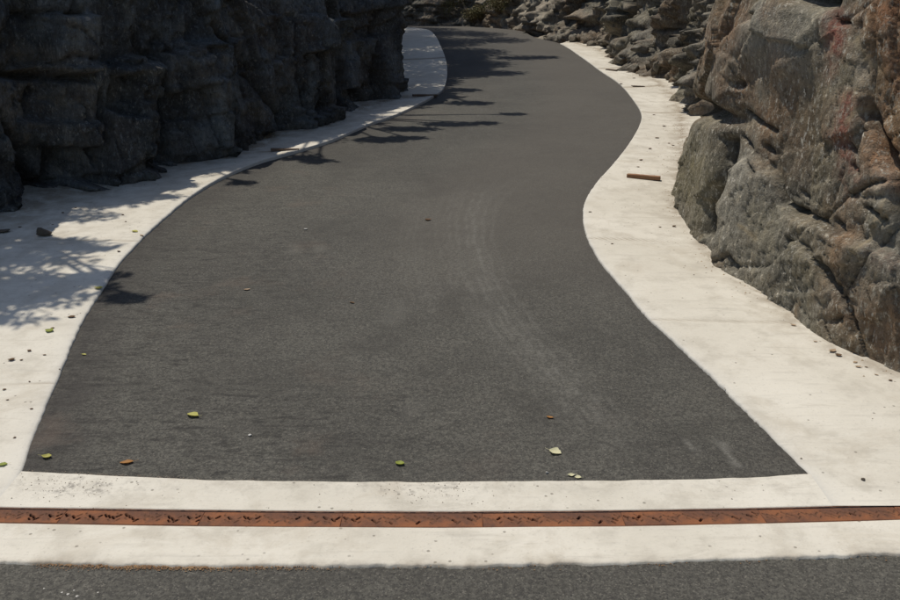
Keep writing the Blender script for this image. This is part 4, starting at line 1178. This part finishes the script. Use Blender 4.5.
def tree(root, clumps, label, size=0.09, trunk_r=0.12):
    """clumps: (centre, radii, leaves)"""
    x, y = root; z = top_z(x, y) - 0.15
    e = empty('tree', (x, y, z))
    tag(e, label, 'tree', 'trees on top of the shaded rock')
    cc = np.mean([c for c, r, n in clumps], axis=0)
    fork = np.array([x, y, z]) * 0.55 + np.array([cc[0], cc[1], z + 1.6]) * 0.45
    fork[2] = z + 1.3
    mb = MB()
    r0 = np.array([x, y, z])
    mid = 0.5 * (r0 + fork) + np.array([0.08, -0.06, 0])
    mb.tube([Vector(r0 - r0), Vector(mid - r0), Vector(fork - r0)], [trunk_r * 1.25, trunk_r * 0.95, trunk_r * 0.8], 9)
    mb.build('trunk', M_BARK, e)
    lb = MB()
    for c, r, n in clumps:
        c = np.asarray(c)
        m = 0.5 * (fork + c) + np.array([0, 0, 0.18 * np.linalg.norm(c - fork)]) * 0.5
        L = np.linalg.norm(c - fork)
        lb.tube([Vector(fork - r0), Vector(m - r0), Vector(c - r0)], [trunk_r * 0.42, trunk_r * 0.26, 0.010], 6)
        for _ in range(6):
            q = c + rng.normal(size=3) * np.asarray(r) * 0.6
            lb.tube([Vector(m * 0.3 + c * 0.7 - r0), Vector(q - r0)], [0.012, 0.004], 4)
    lb.build('limbs', M_BARK, e)
    V, F = leaf_cloud([np.asarray(c) - r0 for c, r, n in clumps], [r for c, r, n in clumps], [n for c, r, n in clumps], size)
    link('crown', mesh_np('crown', V, F), M_LEAVES, e, shade=False)
    return e

Sv = np.array(S)
def over(xp, yp, h):
    """point at height h above ground whose shadow falls on the ground at a photo pixel"""
    g = px(xp, yp); z = float(zg(g[1])); k = h / Sv[2]
    return np.array([g[0] + Sv[0] * k, g[1] + Sv[1] * k, z + h])
def over_w(x, y, h):
    z = float(zg(y)); k = h / Sv[2]
    return np.array([x + Sv[0] * k, y + Sv[1] * k, z + h])

t1 = [(over(20, 300, 3.8), (0.45, 0.20, 0.15), 330), (over(55, 285, 3.9), (0.40, 0.13, 0.12), 260), (over(25, 262, 4.1), (0.5, 0.15, 0.15), 260), (over(85, 250, 4.0), (0.26, 0.09, 0.10), 130), (over(60, 245, 4.0), (0.3, 0.12, 0.12), 170),
      (over(122, 299, 4.0), (0.13, 0.055, 0.07), 75), (over(5, 322, 3.8), (0.25, 0.07, 0.1), 60), (over(105, 277, 3.9), (0.18, 0.05, 0.07), 60), (over(-40, 290, 4.2), (0.8, 0.35, 0.3), 900), (over(-60, 250, 4.5), (0.9, 0.4, 0.4), 1200)]
t2 = [(over(150, 200, 4.3), (0.3, 0.1, 0.1), 150), (over(60, 218, 4.4), (0.5, 0.18, 0.15), 280), (over(110, 205, 4.5), (0.35, 0.12, 0.12), 170), (over(175, 188, 4.4), (0.22, 0.12, 0.1), 120), (over(225, 172, 4.4), (0.25, 0.1, 0.1), 140), (over(210, 165, 4.6), (0.3, 0.2, 0.2), 240), (over(242, 183, 4.2), (0.14, 0.06, 0.07), 80),
      (over(100, 190, 4.8), (0.7, 0.4, 0.3), 700), (over(150, 172, 5.0), (0.7, 0.5, 0.3), 800), (over(200, 150, 5.2), (0.8, 0.6, 0.4), 1100)]
t3 = [(over(318, 161, 4.2), (0.16, 0.08, 0.06), 110), (over(300, 158, 4.3), (0.22, 0.10, 0.08), 140), (over(380, 140, 4.4), (0.30, 0.14, 0.1), 230), (over(410, 129, 4.5), (0.36, 0.16, 0.12), 320), (over(450, 124, 4.5), (0.36, 0.13, 0.1), 300), (over(485, 123, 4.5), (0.16, 0.09, 0.08), 100), (over(513, 114, 4.6), (0.17, 0.08, 0.07), 100), (over(410, 138, 4.3), (0.2, 0.08, 0.08), 110),
      (over(300, 140, 4.6), (0.5, 0.3, 0.2), 420), (over(350, 122, 4.7), (0.45, 0.3, 0.2), 420), (over(395, 106, 4.8), (0.5, 0.3, 0.2), 450), (over(330, 112, 5.2), (0.8, 0.7, 0.4), 1100)]
t4 = [(over(440, 97, 4.8), (0.35, 0.18, 0.12), 300), (over(470, 103, 4.8), (0.34, 0.15, 0.1), 260), (over(462, 90, 5.0), (0.3, 0.2, 0.12), 220), (over(425, 78, 5.2), (0.6, 0.7, 0.3), 1000), (over(430, 60, 5.4), (0.6, 1.0, 0.4), 1300), (over(420, 95, 5.0), (0.45, 0.4, 0.3), 600),
      (over_w(-1.2, 14.5, 5.6), (0.8, 1.0, 0.5), 1500), (over(425, 92, 5.0), (0.5, 0.5, 0.3), 900), (over(408, 60, 5.3), (0.5, 1.6, 0.3), 2200), (over(412, 40, 5.5), (0.6, 2.0, 0.3), 2600), (over(428, 82, 5.1), (0.5, 0.6, 0.3), 1100), (over(428, 70, 5.3), (0.55, 0.9, 0.3), 1500), (over(430, 56, 5.4), (0.6, 1.2, 0.3), 1900)]
t5 = [(over(465, 74, 5.2), (0.5, 0.55, 0.2), 700), (over(500, 73, 5.2), (0.45, 0.35, 0.15), 360), (over(480, 64, 5.4), (0.6, 0.6, 0.2), 750), (over(520, 58, 5.4), (0.55, 0.35, 0.15), 380), (over(545, 57, 5.4), (0.3, 0.3, 0.12), 150), (over(470, 52, 5.6), (0.8, 0.9, 0.3), 1300), (over(500, 40, 5.6), (0.7, 0.8, 0.3), 700), (over(450, 42, 5.8), (0.9, 1.2, 0.4), 1700), (over(440, 32, 6.0), (1.2, 1.5, 0.5), 2200), (over(480, 34, 5.8), (0.7, 1.0, 0.3), 800),
      (over_w(-1.5, 19.5, 6.0), (1.2, 1.6, 0.6), 2600), (over(425, 44, 5.6), (0.8, 1.4, 0.3), 2200), (over(418, 34, 5.8), (0.9, 1.5, 0.3), 2400), (over(462, 58, 5.4), (0.55, 0.9, 0.3), 1500), (over(468, 68, 5.3), (0.45, 0.6, 0.2), 900)]
t6 = [(over_w(-1.0, 25.5, 6.0), (1.3, 1.6, 0.6), 2600), (over_w(-2.6, 27.0, 6.2), (1.6, 1.6, 0.7), 3000), (over_w(-0.6, 28.8, 6.2), (1.3, 1.2, 0.6), 2200), (over_w(-2.2, 30.6, 6.3), (1.5, 1.3, 0.7), 2400), (over_w(-4.5, 28.5, 6.3), (1.6, 1.6, 0.8), 2400), (over_w(-0.3, 31.0, 6.0), (0.9, 0.9, 0.5), 1000)]
tree((-5.6, 8.9), t1, 'leafy tree over the rock whose shade dapples the near left shoulder', 0.085)
tree((-4.6, 10.9), t2, 'leafy tree above the dark rock face beside the widest shoulder', 0.085)
tree((-3.6, 13.0), t3, 'leafy tree above the dark rock whose branch tips shade mid lane', 0.09)
tree((-3.5, 16.8), t4, 'leafy tree above the end of the dark rock face', 0.10)
tree((-4.2, 21.5), t5, 'spreading tree above the inner corner of the bend', 0.11, 0.15)
tree((-6.0, 24.6), t6, 'large spreading tree shading the lane where it leaves view', 0.12, 0.17)

def shrub(x, y, z, rx, rz, n, label, mat, size=0.06):
    e = empty('shrub', (x, y, z)); tag(e, label, 'shrub', None)
    mb = MB()
    for _ in range(16):
        q = rng.normal(size=3) * np.array([rx, rx, rz]) * 0.5; q[2] = abs(q[2]) + rz * 0.5
        mb.tube([(0, 0, -0.05), tuple(q * 0.5 + rng.normal(size=3) * 0.03), tuple(q)], [0.012, 0.008, 0.003], 4)
    mb.build('stems', M_BARK, e)
    cs = [(rng.uniform(-.6, .6) * rx, rng.uniform(-.6, .6) * rx, rz * rng.uniform(0.3, 0.9)) for _ in range(9)]
    V, F = leaf_cloud(cs, [(rx * 0.45, rx * 0.45, rz * 0.35)] * 9, [n // 9] * 9, size)
    link('foliage', mesh_np('foliage', V, F), mat, e, shade=False)
    return e
def far_pt(bx_, by_):
    m = np.hypot(GFp[0] - bx_, GFp[1] - by_)
    return GF.reshape(-1, 3)[int(np.argmin(m))]
for (a, b, rx, rz, mt, lb) in [(478, 22, 0.55, 0.55, M_BRUSH, 'dry brownish shrub at the foot of far rock beyond the bend'), (462, 12, 0.8, 0.8, M_BRUSH, 'larger dry shrub on far rock beyond the bend in shade'), (500, 8, 0.5, 0.5, M_BRUSH, 'small olive shrub growing from far rock above the bend')]:
    q = far_pt(a, b); shrub(q[0], q[1], q[2] - 0.15, rx, rz, 1300, lb, mt)
print('done')
